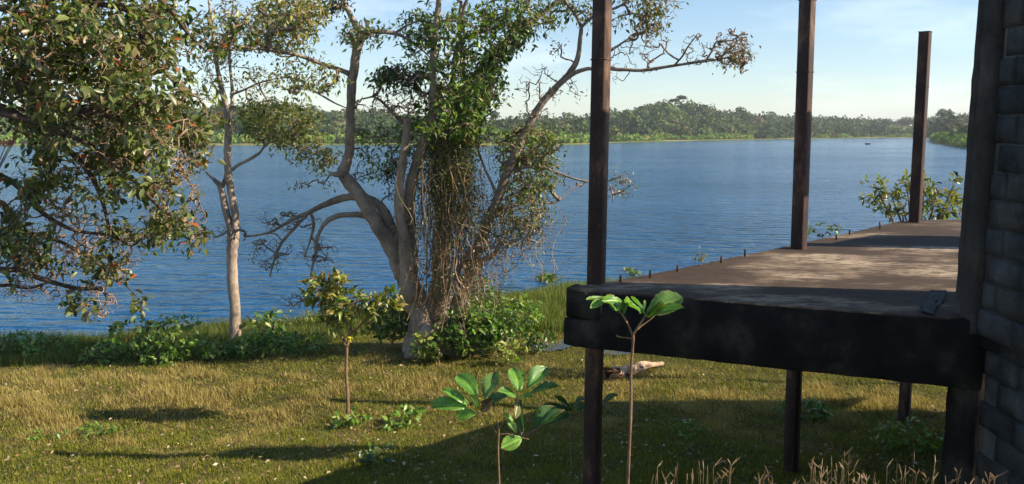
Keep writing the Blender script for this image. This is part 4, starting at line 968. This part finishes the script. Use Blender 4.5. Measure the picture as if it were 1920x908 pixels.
# undergrowth along the bank, plant by plant
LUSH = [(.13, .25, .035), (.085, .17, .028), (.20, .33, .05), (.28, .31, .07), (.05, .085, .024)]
sh = [  # px, py(base), Y, height m, spread, clusters, leaf size, palette weight, label
    (40, 668, 19.2, .75, .8, 60, .13, [2, 2, 1, 1, 2], 'low broad leaved shrub at the water edge, farthest left'),
    (95, 680, 18.6, .6, .7, 50, .14, [3, 2, 2, 1, 1], 'bright low shrub at the left beneath the hanging boughs'),
    (205, 682, 17.6, .55, .6, 40, .13, [2, 2, 2, 1, 1], 'leafy shrub at the left end of the bank hedge'),
    (258, 680, 17.4, 1.7, .7, 60, .14, [2, 2, 2, 2, 1], 'tall loose sprig with reddish leaf tips above the bank hedge'),
    (335, 676, 17.5, 1.6, .8, 70, .14, [2, 2, 2, 2, 1], 'tall loose sprig close to the left of the slender tree'),
    (310, 684, 17.2, .6, .6, 50, .13, [2, 3, 2, 1, 1], 'round leafy shrub in the middle of the left bank hedge'),
    (362, 680, 17.3, .8, .5, 60, .13, [2, 3, 2, 1, 1], 'dense dark shrub just before the slender tree'),
    (412, 676, 17.6, .7, .45, 50, .12, [3, 2, 2, 1, 1], 'shrub touching the left side of the slender trunk'),
    (475, 676, 17.7, .85, .55, 75, .12, [3, 2, 3, 1, 1], 'bright green shrub touching the right side of the slender trunk'),
    (525, 672, 17.7, .75, .5, 60, .12, [3, 2, 3, 1, 1], 'bushy green shrub right of the slender tree'),
    (570, 668, 17.9, .7, .7, 60, .11, [3, 2, 2, 1, 2], 'low shrub between the slender tree and the young tree'),
    (500, 625, 19.6, 1.2, .5, 22, .2, [2, 2, 1, 1, 3], 'tall thin weed with wide dark leaves against the water'),
    (735, 655, 17.9, 1.25, .65, 120, .12, [1, 2, 0, 0, 4], 'dark shrub crowding the left foot of the vine covered tree'),  # leaf mix weighted dark for its place in the big tree's shade
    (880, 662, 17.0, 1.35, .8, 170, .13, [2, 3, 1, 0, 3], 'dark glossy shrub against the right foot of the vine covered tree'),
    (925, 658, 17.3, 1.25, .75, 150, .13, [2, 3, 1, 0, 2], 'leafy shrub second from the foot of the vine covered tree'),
    (965, 640, 18.4, 1.1, .7, 110, .13, [3, 1, 3, 2, 0], 'bright green shrub at the edge of the tall grass'),
    (905, 560, 20.5, 1.3, .5, 40, .14, [2, 2, 1, 1, 1], 'slim shrub standing behind the right limb of the big tree'),
    (800, 640, 16.6, .75, .35, 20, .14, [1, 1, 1, 3, 0], 'yellowing seedling in front of the big trunk'),
    (960, 668, 16.4, .6, .3, 14, .14, [0, 0, 1, 4, 0], 'pale yellow seedling on a thin stalk before the tall grass'),
    (560, 560, 21.5, .9, .6, 18, .1, [0, 1, 0, 2, 2], 'bare reddish brush standing at the water behind the young tree'),
    (760, 772, 12.3, .24, .35, 14, .13, [3, 1, 3, 1, 0], 'small bright weed in the lawn right of the young tree'),
    (655, 782, 12.3, .25, .25, 10, .12, [3, 1, 2, 1, 0], 'small weed at the foot of the young tree'),
    (700, 878, 9.6, .28, .2, 4, .15, [1, 2, 0, 0, 4], 'little dark leaved seedling at the edge of the shadow'),
    (185, 790, 12.2, .17, .35, 12, .09, [3, 2, 2, 1, 0], 'small weed in the lawn at far left'),
    (90, 800, 12.0, .13, .3, 8, .08, [3, 2, 2, 1, 0], 'lowest weed in the lawn at far left'),
    (1290, 806, 11.4, .2, .3, 12, .1, [3, 2, 2, 1, 0], 'small weed in the shade under the deck'),
    (1500, 778, 12.4, .3, .5, 24, .12, [2, 3, 1, 0, 2], 'spreading fern like weed between the middle and far column feet'),
    (1700, 845, 10.8, .25, .5, 26, .1, [3, 2, 2, 1, 0], 'patch of weeds right of the far column foot'),
    (1015, 655, 17.6, .5, .4, 24, .12, [1, 3, 0, 0, 3], 'dark little shrub beside the small pool'),
]
for (px, py, Y, h, spd, ncl, sz, w, lab) in sh:
    if px < 600 and h > .4: h *= .64; ncl *= .62; spd *= .9
    if px in (880, 925): h *= .85; spd *= .85; ncl *= .8
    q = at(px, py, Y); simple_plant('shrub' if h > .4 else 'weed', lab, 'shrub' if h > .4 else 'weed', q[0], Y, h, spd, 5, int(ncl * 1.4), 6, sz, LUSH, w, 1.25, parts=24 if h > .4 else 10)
# palm-like fern fronds by the water right of the tree
def frond_plant(label, px, py, Y, fr):
    b = at(px, py, Y); b[2] = gz(b[0], b[1]); e = empty('fern', b, label, 'fern')
    for (a, c, L) in fr:
        t_ = at(a, c, Y - .2); mid = (b + t_) / 2 + np.array([0, 0, .22]); q = smooth_path([(*b, .008), (*mid, .007), (*t_, .003)], 8); mb = MB(); tube(mb, q, 4, 0, (.5, .5, .5)); 
        o = mb.build('frond_stalk', M_STEM, e)
        n = 26; k = (np.linspace(.35, .98, n) * (len(q) - 1)); i0 = k.astype(int); Pp = q[i0, :3]; dd = q[np.minimum(i0 + 1, len(q) - 1), :3] - q[i0, :3]; dd /= np.linalg.norm(dd, axis=1)[:, None] + 1e-9
        s_ = np.where(np.arange(n) % 2, 1, -1)[:, None]; side = np.cross(dd, [[0, .3, 1]]); D = side * s_ + dd * .5 - [0, 0, .25]
        leaves_obj('leaflets', M_LEAF, Pp, D, np.tile([0, -.2, 1.], (n, 1)), np.full(n, L), np.full(n, .8), pal([(.03, .07, .018), (.06, .12, .025)], [2, 1], n)[0], False, e)
frond_plant('dark feathery fern standing against the water right of the big tree', 915, 600, 18.0, [(950, 505, .16), (905, 512, .15), (935, 530, .14), (962, 525, .14), (885, 530, .13)])
frond_plant('dark fern fronds over the tall grass near the pool', 960, 640, 17.4, [(1000, 575, .13), (985, 600, .13), (1002, 600, .12), (940, 590, .12)])

# stake and tiny sprout
q = at(822, 655, 16.4); zq = gz(q[0], q[1]); mb = MB(); tube(mb, [(q[0], 16.4, zq - .1, .02), (q[0] + .01, 16.4, zq + .2, .02), (q[0] + .015, 16.4, zq + .36, .018)], 6, .1, (.5, .5, .5))
tag(mb.build('wooden_stake', plain('raw_wood', (.45, .28, .16))), 'short pale wooden stake in the lawn before the big trunk', 'stake')
q = at(1317, 500, onz(1317, 500, DZ)[1]); simple_plant('sprout', 'little yellow-green sprout growing out of the deck rim', 'plant', q[0], q[1] + .05, .17, .06, 3, 9, 4, .045, YELLO, [2, 3, 1, 1, 0], 1.2, Zb=DZ)
mb = MB(); 
simple_plant('plant', 'dark trailing plant over the deck edge between middle and far columns', 'plant', *(onz(1572, 436, DZ)[:2] + [-.12, .3]), .22, .3, 4, 14, 5, .07, GREEN, [1, 2, 1, 1, 2], 1.2, Zb=DZ - .12)

# fallen hollow log
lg = empty('fallen_log', onz(1185, 700, .75), 'bleached hollow log broken at its left end, lying under the deck', 'log')
q0 = onz(1143, 712, gz(*onz(1143, 712, .75)[:2])); q1 = onz(1232, 690, gz(*onz(1232, 690, .7)[:2]))
path = smooth_path([(*(q0 + [0, 0, .11]), .14), (*(q0 * .66 + q1 * .34 + [0, 0, .09]), .11), (*(q0 * .3 + q1 * .7 + [0, .05, .09]), .085), (*(q1 + [.15, .1, .06]), .035)], 7)
mb = MB(); tube(mb, path, 16, .16, (.62, .56, .48), cap=False)
V = mb.v[0]; V += RNG.normal(scale=.006, size=V.shape); V[:16] += RNG.uniform(-.12, .02, (16, 1)) * np.array([1, 0, 0])
mb.build('shell', M_BARK_PALE, lg)
mb = MB(); pin = path.copy()[:14]; pin[:, 3] *= .8; pin[0, 0] -= .03; tube(mb, pin, 12, .2, (.25, .15, .1), cap=False); mb.build('hollow_core', M_BARK_DARK, lg)
mb = MB()
for k in range(7):
    a = path[0, :3] + [RNG.uniform(-.05, .05), RNG.uniform(-.14, .1), RNG.uniform(-.1, .12)]; tube(mb, [(*(a + [.2, 0, 0]), .03), (*(a + [0, 0, 0]), .022), (*(a + [-RNG.uniform(.05, .16), 0, RNG.uniform(-.05, .05)]), .006)], 6, .1, (.45, .3, .22))
mb.build('splinters', M_BARK_DARK, lg)

# pool and floating plants
pl = MB()
for i, (px, py, rx_, ry_) in enumerate(((1032, 652, .40, .34), (1068, 646, .3, .25), (1150, 664, .35, .2), (1003, 650, .25, .25))):
    c = onz(px, py, .62); c = onz(px, py, gz(c[0], c[1])); disc(pl, c[0], c[1], rx_, ry_, gz(c[0], c[1]) + .022 + .004 * i)
mp_, n_, l_, b_, o_ = mat_base('muddy_pool'); b_.inputs['Base Color'].default_value = (.035, .034, .024, 1); b_.inputs['Roughness'].default_value = .1; b_.inputs['IOR'].default_value = 1.33
bump(n_, l_, noise(n_, l_, 14, 2, .5, wpos(n_)), .3, .01, b_)
pl.build('pool_water', mp_, kind='structure')
for (px, py, rx, n, lab) in ((1028, 523, 22, 150, 'raft of floating green water plants out from the grassy bank'), (1187, 511, 12, 46, 'small floating water plant seen just beyond the deck rim')):
    c = onz(px, py, 0); e = empty('floating_plant', c, lab, 'water plant'); k = n
    u = RNG.normal(size=(k, 2)) * [.24 * rx / 22, .22]
    P0 = np.column_stack([c[0] + u[:, 0], c[1] + u[:, 1] * 2, np.full(k, .03)])
    leaves_obj('leaves', M_LEAF, P0, RNG.normal(size=(k, 3)) * [1, 1, .3] + [0, 0, .6], RNG.normal(size=(k, 3)) + [0, 0, 1], RNG.uniform(.1, .2, k), np.full(k, 2.2), pal([(.10, .17, .03), (.2, .2, .06), (.06, .1, .02)], [2, 1, 1], k)[0], False, e)

# ------------------------------------------------------------------ foreground seedlings with big ribbed leaves
def big_leaf(e, base, tip, width, nrm, col, droop=.12, fold=.5, holes=0, mat=None, edge=None):
    base, tip = np.array(base, float), np.array(tip, float); D = tip - base; L = np.linalg.norm(D)
    width = width * .9; S, D, N = frames(D[None], np.array(nrm, float)[None]); S, D, N = S[0], D[0], N[0]
    nu, nv = 20, 9; V = []; C_ = []
    for i in range(nu):
        u = i / (nu - 1); w = width * (math.sin(math.pi * min(u ** .8, 1)) ** .75 * (.5 + .85 * u) if 0 < u < 1 else .015) * .5
        for j in range(nv):
            v = (j / (nv - 1)) * 2 - 1; av = abs(v)
            w2 = w * (1 + .05 * math.sin(u * 40 + v * 3))
            # side veins run forwards; the blade bulges between them
            rib = .05 * L * abs(math.sin((u - av * .16) * math.pi * 9)) * (1 - av * .5) * min(1, av * 3)
            z = fold * w2 * av + rib - droop * L * u * u + .03 * L * math.sin(u * 6 + v * 2)
            V.append(base + D * (u * L + av * w2 * .12) + S * (v * w2) + N * z)
            vein = 2.0 if av < .08 else (1.6 if abs(math.sin((u - av * .16) * math.pi * 9)) < .28 else 1.0)
            c = np.array(col) * vein * (1 + .1 * math.sin(u * 9 + j))
            if edge is None and u > .8 and av > .7 and math.sin(base[0] * 900 + u * 11 + j) > .6: c = np.array((.24, .16, .06))
            if edge is not None and (av > .8 or u > .93) and math.sin(u * 21 + j) > -.1: c = np.array(edge)
            C_.append(c)
    fs = [[i*nv + j, (i+1)*nv + j, (i+1)*nv + j + 1, i*nv + j + 1] for i in range(nu - 1) for j in range(nv - 1)]
    holes = holes or .25
    if holes:
        r_ = random.Random(int(abs(base[0] * 1e4))); fs = [f for f in fs if not (r_.random() < .05 * holes and 2 < f[0] // nv < 16)]
    return link('leaf', newmesh('leaf', V, fs, mat or M_LEAF, np.clip(np.array(C_), .01, .7), True), e)
def stem(e, pts, name='stem', mat=None, k=8, lump=.08):
    path = smooth_path([(*at(a, b, Y), w * .5 * Y / F) for a, b, Y, w in pts], 6); mb = MB(); tube(mb, path, k, lump, (.5, .5, .5)); return mb.build(name, mat or M_STEM, e, smooth=True)
GL = (.11, .24, .035); GD = (.04, .10, .02); GP = (.20, .32, .09); BR = (.28, .14, .07)  # GD is the leaf green darkened for blades in shade
Ya = 3.0
def c6(x, y, Y=Ya): return at(1080 + x / 4.325, 530 + y / 4.325, Y)
ga = np.array([.57 * .9, Ya, gz(.5, Ya)])
A_ = empty('seedling', (at(1177, 908, Ya)[0], Ya, gz(.45, Ya)), 'tall thin seedling with a few large curled leaves in front of the deck beam', 'seedling')
stem(A_, [(1172, 1060, Ya, 7.5), (1175, 980, Ya, 7), (1177, 908, Ya, 6.6), (1180, 840, Ya, 6.2), (1183, 760, Ya, 6), (1183, 700, Ya, 5.6), (1187, 645, Ya, 5.2), (1187, 624, Ya, 6)])
stem(A_, [(1186, 628, Ya, 5), (1178, 610, Ya - .01, 4), (1169, 594, Ya - .02, 3.5), (1163, 585, Ya - .03, 3)], 'petiole', k=6)
stem(A_, [(1187, 628, Ya, 5), (1197, 612, Ya - .01, 4.5), (1208, 596, Ya - .01, 4), (1211, 590, Ya - .02, 3.5)], 'petiole', k=6)
stem(A_, [(1188, 624, Ya, 3), (1205, 610, Ya + .02, 2.5), (1222, 597, Ya + .03, 2.5), (1240, 577, Ya + .04, 2)], 'petiole', k=6)
stem(A_, [(1186, 635, Ya, 3), (1170, 633, Ya, 2.2), (1160, 632, Ya, 2), (1156, 628, Ya, 3)], 'petiole', k=6)
for (b, t_, w, n, c, kw) in [
    ((345, 140, 2.97), (92, 108, 2.93), .026, (.1, -.35, 1), GP, dict()),
    ((240, 140, 2.95), (120, 196, 2.90), .040, (.3, -.6, .7), GL, dict(edge=GP)),
    ((370, 160, 2.97), (225, 135, 2.9), .055, (.5, -.6, .6), GL, dict(edge=BR, holes=1)),
    ((330, 235, 2.98), (275, 150, 3.05), .055, (.6, -.5, .7), GL, dict(edge=(.5, .4, .15))),
    ((365, 250, 2.98), (300, 130, 3.06), .06, (-.5, -.6, .6), GD, dict()),
    ((385, 250, 2.97), (410, 170, 2.9), .05, (-.6, -.6, .3), GD, dict()),
    ((525, 250, 3.0), (365, 160, 2.9), .065, (.35, -.5, .8), (.13, .30, .04), dict(edge=(.25, .2, .06), droop=-.1)),
    ((540, 240, 3.0), (462, 100, 3.08), .042, (.7, -.6, .3), GL, dict(fold=.5)),
    ((560, 250, 3.0), (535, 150, 3.1), .05, (-.7, -.7, .4), GP, dict(fold=.5)),
    ((565, 270, 2.98), (865, 105, 2.98), .115, (-.25, -.75, .65), (.12, .22, .05), dict(edge=(.30, .27, .12), fold=.45)),
    ((600, 262, 2.96), (780, 100, 3.1), .085, (-.5, -.35, .8), GP, dict(fold=.3)),
    ((620, 255, 2.97), (862, 185, 2.9), .05, (.1, -.7, .75), GL, dict(edge=BR)),
    ((570, 275, 2.95), (700, 180, 2.85), .08, (.3, -.8, .1), GD, dict(fold=.2)),
    ((385, 450, 3.0), (325, 432, 3.0), .008, (0, -.5, 1), GP, dict())]:
    big_leaf(A_, c6(*b), c6(*t_), w, n, c, **kw)
Yp = 3.5
def c5(x, y, Y=Yp): return at(780 + x / 3.52, 650 + y / 3.52, Y)
B_ = empty('seedling', (at(935, 908, Yp)[0], Yp, gz(-.06, Yp)), 'seedling with two whorls of broad ribbed leaves at the edge of the shadow', 'seedling')
stem(B_, [(936, 1060, Yp, 5), (937, 980, Yp, 4.6), (936, 908, Yp, 4.3), (934, 850, Yp, 3.9), (935, 810, Yp, 3.7), (934, 788, Yp, 2.6)])
stem(B_, [(934, 815, Yp, 3), (922, 800, Yp, 2.5), (905, 783, Yp, 2.2), (894, 772, Yp, 2)], 'petiole', k=6)
stem(B_, [(934, 806, Yp, 3), (945, 790, Yp, 2.4), (958, 768, Yp, 2.2), (968, 752, Yp, 2), (970, 745, Yp, 2)], 'petiole', k=6)
stem(B_, [(935, 815, Yp, 3), (955, 814, Yp, 2.4), (975, 820, Yp, 2.2), (992, 824, Yp, 2)], 'petiole', k=6)
stem(B_, [(978, 820, Yp, 2.4), (990, 812, Yp, 2.2), (1010, 802, Yp, 2), (1058, 768, Yp, 1.5)], 'petiole', k=6)
stem(B_, [(967, 750, Yp, 2.6), (974, 790, Yp, 2.4), (978, 820, Yp, 2.2)], 'petiole', k=6)
for (b, t_, w, n, c, kw) in [
    ((330, 405), (100, 375), .10, (-.1, -.55, .8), GL, dict(edge=None)),
    ((350, 390), (182, 272), .06, (.3, -.6, .7), GL, dict()),
    ((400, 330, 3.48), (280, 170, 3.6), .115, (.35, -.75, .5), GL, dict(fold=.35)),
    ((455, 355, 3.48), (528, 148, 3.6), .10, (-.45, -.8, .4), (.10, .19, .045), dict(fold=.3)),
    ((395, 440), (262, 455), .075, (.2, -.7, .6), GL, dict()),
    ((420, 420, 3.46), (590, 310, 3.42), .075, (-.2, -.4, .9), GD, dict()),
    ((405, 410, 3.46), (370, 320, 3.42), .045, (.6, -.6, .4), GD, dict()),
    ((430, 430, 3.44), (500, 350, 3.4), .06, (-.2, -.7, .3), (.07, .045, .03), dict()),
    ((660, 335), (545, 280), .075, (.4, -.4, .9), GL, dict(fold=.35)),
    ((680, 300, 3.5), (645, 128, 3.6), .10, (.3, -.9, .3), GL, dict(fold=.35)),
    ((735, 285, 3.5), (868, 118, 3.62), .10, (-.35, -.8, .5), (.08, .18, .035), dict()),
    ((745, 320, 3.5), (930, 240, 3.45), .075, (-.1, -.3, 1), GD, dict()),
    ((680, 345, 3.5), (765, 320, 3.46), .05, (0, -.4, 1), GL, dict()),
    ((690, 350, 3.5), (700, 570, 3.42), .055, (-.6, -.8, .1), GD, dict(droop=.05)),
    ((665, 355, 3.5), (665, 470, 3.42), .045, (.5, -.9, .1), (.2, .2, .09), dict(edge=BR, holes=1)),
    ((640, 495, 3.5), (580, 445, 3.45), .04, (.4, -.6, .6), GP, dict()),
    ((600, 485, 3.5), (660, 560, 3.44), .045, (.4, -.8, .3), GP, dict(edge=BR, holes=1)),
    ((700, 605, 3.45), (565, 665, 3.4), .085, (.3, -.7, .6), (.16, .30, .05), dict(edge=None)),
    ((770, 545, 3.5), (915, 385, 3.55), .095, (-.3, -.6, .7), GD, dict()),
    ((800, 520, 3.5), (985, 415, 3.5), .065, (0, -.6, .8), GD, dict())]:
    big_leaf(B_, c5(*b), c5(*t_), w, n, c, **kw)
Yc = 3.7
C2 = empty('seedling', (at(1072, 908, Yc)[0], Yc, gz(.28, Yc)), 'shaded seedling behind the near steel column, dark spreading leaves', 'seedling')
stem(C2, [(1074, 1040, 8.2, 3.2), (1072, 908, 8.2, 3), (1070, 840, 8.2, 3), (1067, 785, 8.2, 3)])
C2.location = (at(1072, 908, 8.2)[0], 8.2, gz(.6, 8.2))
for ch in [o for o in bpy.data.objects if o.parent == C2]: ch.location = -C2.location
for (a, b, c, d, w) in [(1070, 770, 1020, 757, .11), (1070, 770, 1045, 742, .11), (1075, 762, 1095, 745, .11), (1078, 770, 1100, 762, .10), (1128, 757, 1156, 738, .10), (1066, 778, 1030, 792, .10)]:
    big_leaf(C2, at(a, b, 8.2), at(c, d, 8.1), w, (0, -.5, .8), (.035, .085, .022))  # leaf green darkened to carry the shade by the deck

# ------------------------------------------------------------------ grass, litter, dry stalks
def samples(n, y0, y1, pw=1.0, xl=-1, xr=1):
    y = (y0 ** (1 - pw) + RNG.uniform(size=n) * (y1 ** (1 - pw) - y0 ** (1 - pw))) ** (1 / (1 - pw)) if pw != 1 else y0 * (y1 / y0) ** RNG.uniform(size=n)
    x = y * RNG.uniform(-.74, .70, n) + RNG.uniform(-1.2, 1.2, n); return x, y
def blades(name, x, y, h, w, cols, lean=.35):
    n = len(x); z = ground(x, y); ok = z > .02; x, y, z, h, w, cols = x[ok], y[ok], z[ok], h[ok], w[ok], cols[ok]; n = len(x)
    a = RNG.uniform(0, 2 * np.pi, n); l = np.abs(RNG.normal(size=n)) * lean
    bx_, by_ = np.cos(a + 1.57) * w / 2, np.sin(a + 1.57) * w / 2
    P1 = np.stack([x - bx_, y - by_, z - .01], 1); P2 = np.stack([x + bx_, y + by_, z - .01], 1)
    P3 = np.stack([x + np.cos(a) * l * h, y + np.sin(a) * l * h, z + h], 1)
    V = np.stack([P1, P2, P3], 1).reshape(-1, 3)
    return link(name, newmesh(name, V, np.arange(n * 3).reshape(-1, 3), M_GRASS, np.repeat(cols, 3, 0)), kind='stuff')
def dryness(x, y):
    px = pxof(x, y)
    band = np.exp(-((y - 14.6) / 1.9) ** 2) * np.clip((1.5 - x) / 4, .15, 1)
    band2 = np.exp(-((y - 13.2) / .9) ** 2) * np.clip((x - 1) / 2, 0, 1)
    return np.clip(.20 + .5 * band + .6 * band2 - .5 * np.clip((11.5 - y) / 2, 0, 1) + .62 * wob(x, y, 1.1, 6) + .35 * wob(x, y, .4, 7), 0.02, .97)  # near lawn set greener, also to deepen the shade there
n = 520000
x, y = samples(n, 7.3, 27, 1.15)
t = shore(x) - y; ok = t > .2; x, y = x[ok], y[ok]; n = len(x)
dr = dryness(x, y); isdry = RNG.uniform(size=n) < dr
gcol = pal([(.21, .22, .028), (.14, .16, .02), (.29, .27, .04)], [2, 2, 1], n)[0]; dcol = pal([(.43, .345, .115), (.34, .27, .085), (.24, .175, .06)], [2, 2, 1], n)[0]
cols = np.where(isdry[:, None], dcol, gcol)
h = np.where(isdry, .03 + .10 * dr ** 2, .03 + .035 * RNG.uniform(size=n)) * RNG.uniform(.5, 1.3, n) * np.clip(1 + .5 * wob(x, y, .8, 11), .4, 1.7)
blades('lawn_grass', x, y, h, .0045 + .0006 * y, cols, .9)
# tall bright grass near the water
n = 130000
x = RNG.uniform(-15, 9, n); t = RNG.uniform(0.0, 9.0, n); y = shore(x) - t
tall = np.where(x > -1.2, (t < 8.3) & (y > 19.3), (t < 5.0) & (y > 17.4))
x, y, t = x[tall], y[tall], t[tall]; n = len(x)
cols = pal([(.13, .19, .030), (.085, .13, .022), (.20, .22, .05), (.20, .17, .06)], [3, 2, 2, 1], n)[0] * np.where(x > -1.2, 1.0, .75)[:, None]
blades('tall_bank_grass', x, y, RNG.uniform(.16, .42, n) * np.where(x > -1.2, 1.0, .8) * np.clip(1 + .5 * wob(x, y, 1.2, 3), .4, 1.6), np.full(n, .02), cols, .35)
# creeping broad leaved weeds in patches between the grass
n = 60000; x, y = samples(n, 7.4, 20, 1.1); k = RNG.uniform(size=n) < np.clip(-.15 + .9 * wob(x, y, .55, 12) + .35 * wob(x, y, 2.1, 13), 0, .8); x, y = x[k], y[k]; n = len(x)
P0 = np.stack([x, y, ground(x, y) + RNG.uniform(.01, .07, n)], 1)
leaves_obj('ground_cover', M_GRASS, P0, RNG.normal(size=(n, 3)) * [1, 1, .3] + [0, 0, .15], RNG.normal(size=(n, 3)) * .5 + [0, 0, 1], RNG.uniform(.02, .055, n), np.full(n, 1.7), pal([(.11, .17, .03), (.17, .20, .045), (.07, .11, .02), (.26, .22, .08)], [3, 2, 2, 1], n)[0], False, None)
# fallen leaves
n = 7500; x, y = samples(n, 7.5, 19, 1.0); k = RNG.uniform(size=n) < np.clip(.62 - .8 * dryness(x, y) + .6 * wob(x, y, 1.3, 8), .04, 1); x, y = x[k], y[k]; n = len(x)
P0 = np.stack([x, y, ground(x, y) + .035 + RNG.uniform(0, .03, n)], 1)
leaves_obj('leaf_litter', M_LITTER, P0, RNG.normal(size=(n, 3)) * [1, 1, .25], RNG.normal(size=(n, 3)) * .45 + [0, 0, 1], RNG.uniform(.03, .09, n), np.full(n, 1.2), pal([(.30, .21, .11), (.40, .31, .18), (.18, .11, .06), (.52, .44, .32)], [3, 2, 3, .8], n)[0], False, None)
# dry seed stalks right under the viewer
M_STRAW = leaf_mat('straw', .2, .6, .3, (1, .9, .6))
def tuft(px0, px1, n, ytop, Y, label, tall=None, dense=0):
    xm = (px0 + px1) / 2; b = at(xm, 1000, Y); e = empty('dry_grass_tuft', (b[0], Y, gz(b[0], Y)), label, 'dry grass', 'dry seeding grass at the lower right')
    for i in range(n):
        px = RNG.uniform(px0, px1); py = ytop[0] + (ytop[1] - ytop[0]) * RNG.uniform() ** .6; Yi = Y + RNG.uniform(-.12, .12)
        top = at(px, py, Yi); bx0 = at(px + RNG.uniform(-75, 75), 1100, Yi)[0]; zb0 = gz(bx0, Yi)
        top2 = top; c = pal([(.42, .28, .14), (.28, .18, .09), (.55, .40, .22)], [2, 3, 1], 1)[0][0]
        mb = MB(); path = smooth_path([(bx0, Yi, zb0, .0009), (bx0 * .55 + top[0] * .45 + RNG.uniform(-.02, .02), Yi, zb0 + (top[2] - zb0) * .5, .0008), (bx0 * .15 + top[0] * .85 + RNG.uniform(-.012, .012), Yi, zb0 + (top[2] - zb0) * .85, .0007), (*top, .0006)], 5); tube(mb, path, 4, 0, c)
        kk = RNG.choice([0, 1, 1, 2, 2, 3]) 
        for j in range(kk):
            a = RNG.uniform(-.9, .9) if kk > 1 else RNG.uniform(-.2, .2); L = RNG.uniform(.015, .045)
            d = np.array([math.sin(a), RNG.uniform(-.3, .3), math.cos(a)]); q = [(*(top + d * L * t_), RNG.uniform(.0005, .0008) + .0008 * math.sin(math.pi * min(t_ + .15, 1))) for t_ in (0, .3, .6, 1)]
            tube(mb, q, 5, .15, c * 1.15)
        mb.build('seed_stalk', M_STRAW, e)
tuft(1185, 1300, 12, (868, 915), 2.75, 'sparse dry seeding grass at the bottom, just right of the tall seedling')
tuft(1300, 1400, 14, (862, 912), 2.7, 'open clump of forked dry seed stalks below the deck beam')
tuft(1400, 1520, 9, (888, 915), 2.7, 'low short dry stalks before the middle column foot')
tuft(1520, 1620, 34, (838, 912), 2.75, 'densest clump of golden dry stalks with the tallest seed spike')
tuft(1620, 1720, 16, (852, 912), 2.7, 'clump of forked dry stalks between the golden clump and the block wall')
tuft(1720, 1800, 10, (862, 910), 2.7, 'thin dry stalks standing before the foot of the block wall')
tuft(1800, 1900, 7, (862, 915), 2.65, 'few dry stalks in front of the dark block wall')

# ------------------------------------------------------------------ haze
hz = MB(); box(hz, (-2550, -590, -9), (2550, 4100, 75))
m = bpy.data.materials.new('haze'); m.use_nodes = True; m.node_tree.nodes.remove(m.node_tree.nodes['Principled BSDF'])
pv = m.node_tree.nodes.new('ShaderNodeVolumePrincipled'); pv.inputs['Color'].default_value = (.85, .92, 1, 1); pv.inputs['Density'].default_value = .00022
m.node_tree.links.new(pv.outputs[0], m.node_tree.nodes['Material Output'].inputs['Volume'])
hz.build('haze', m, kind='stuff')
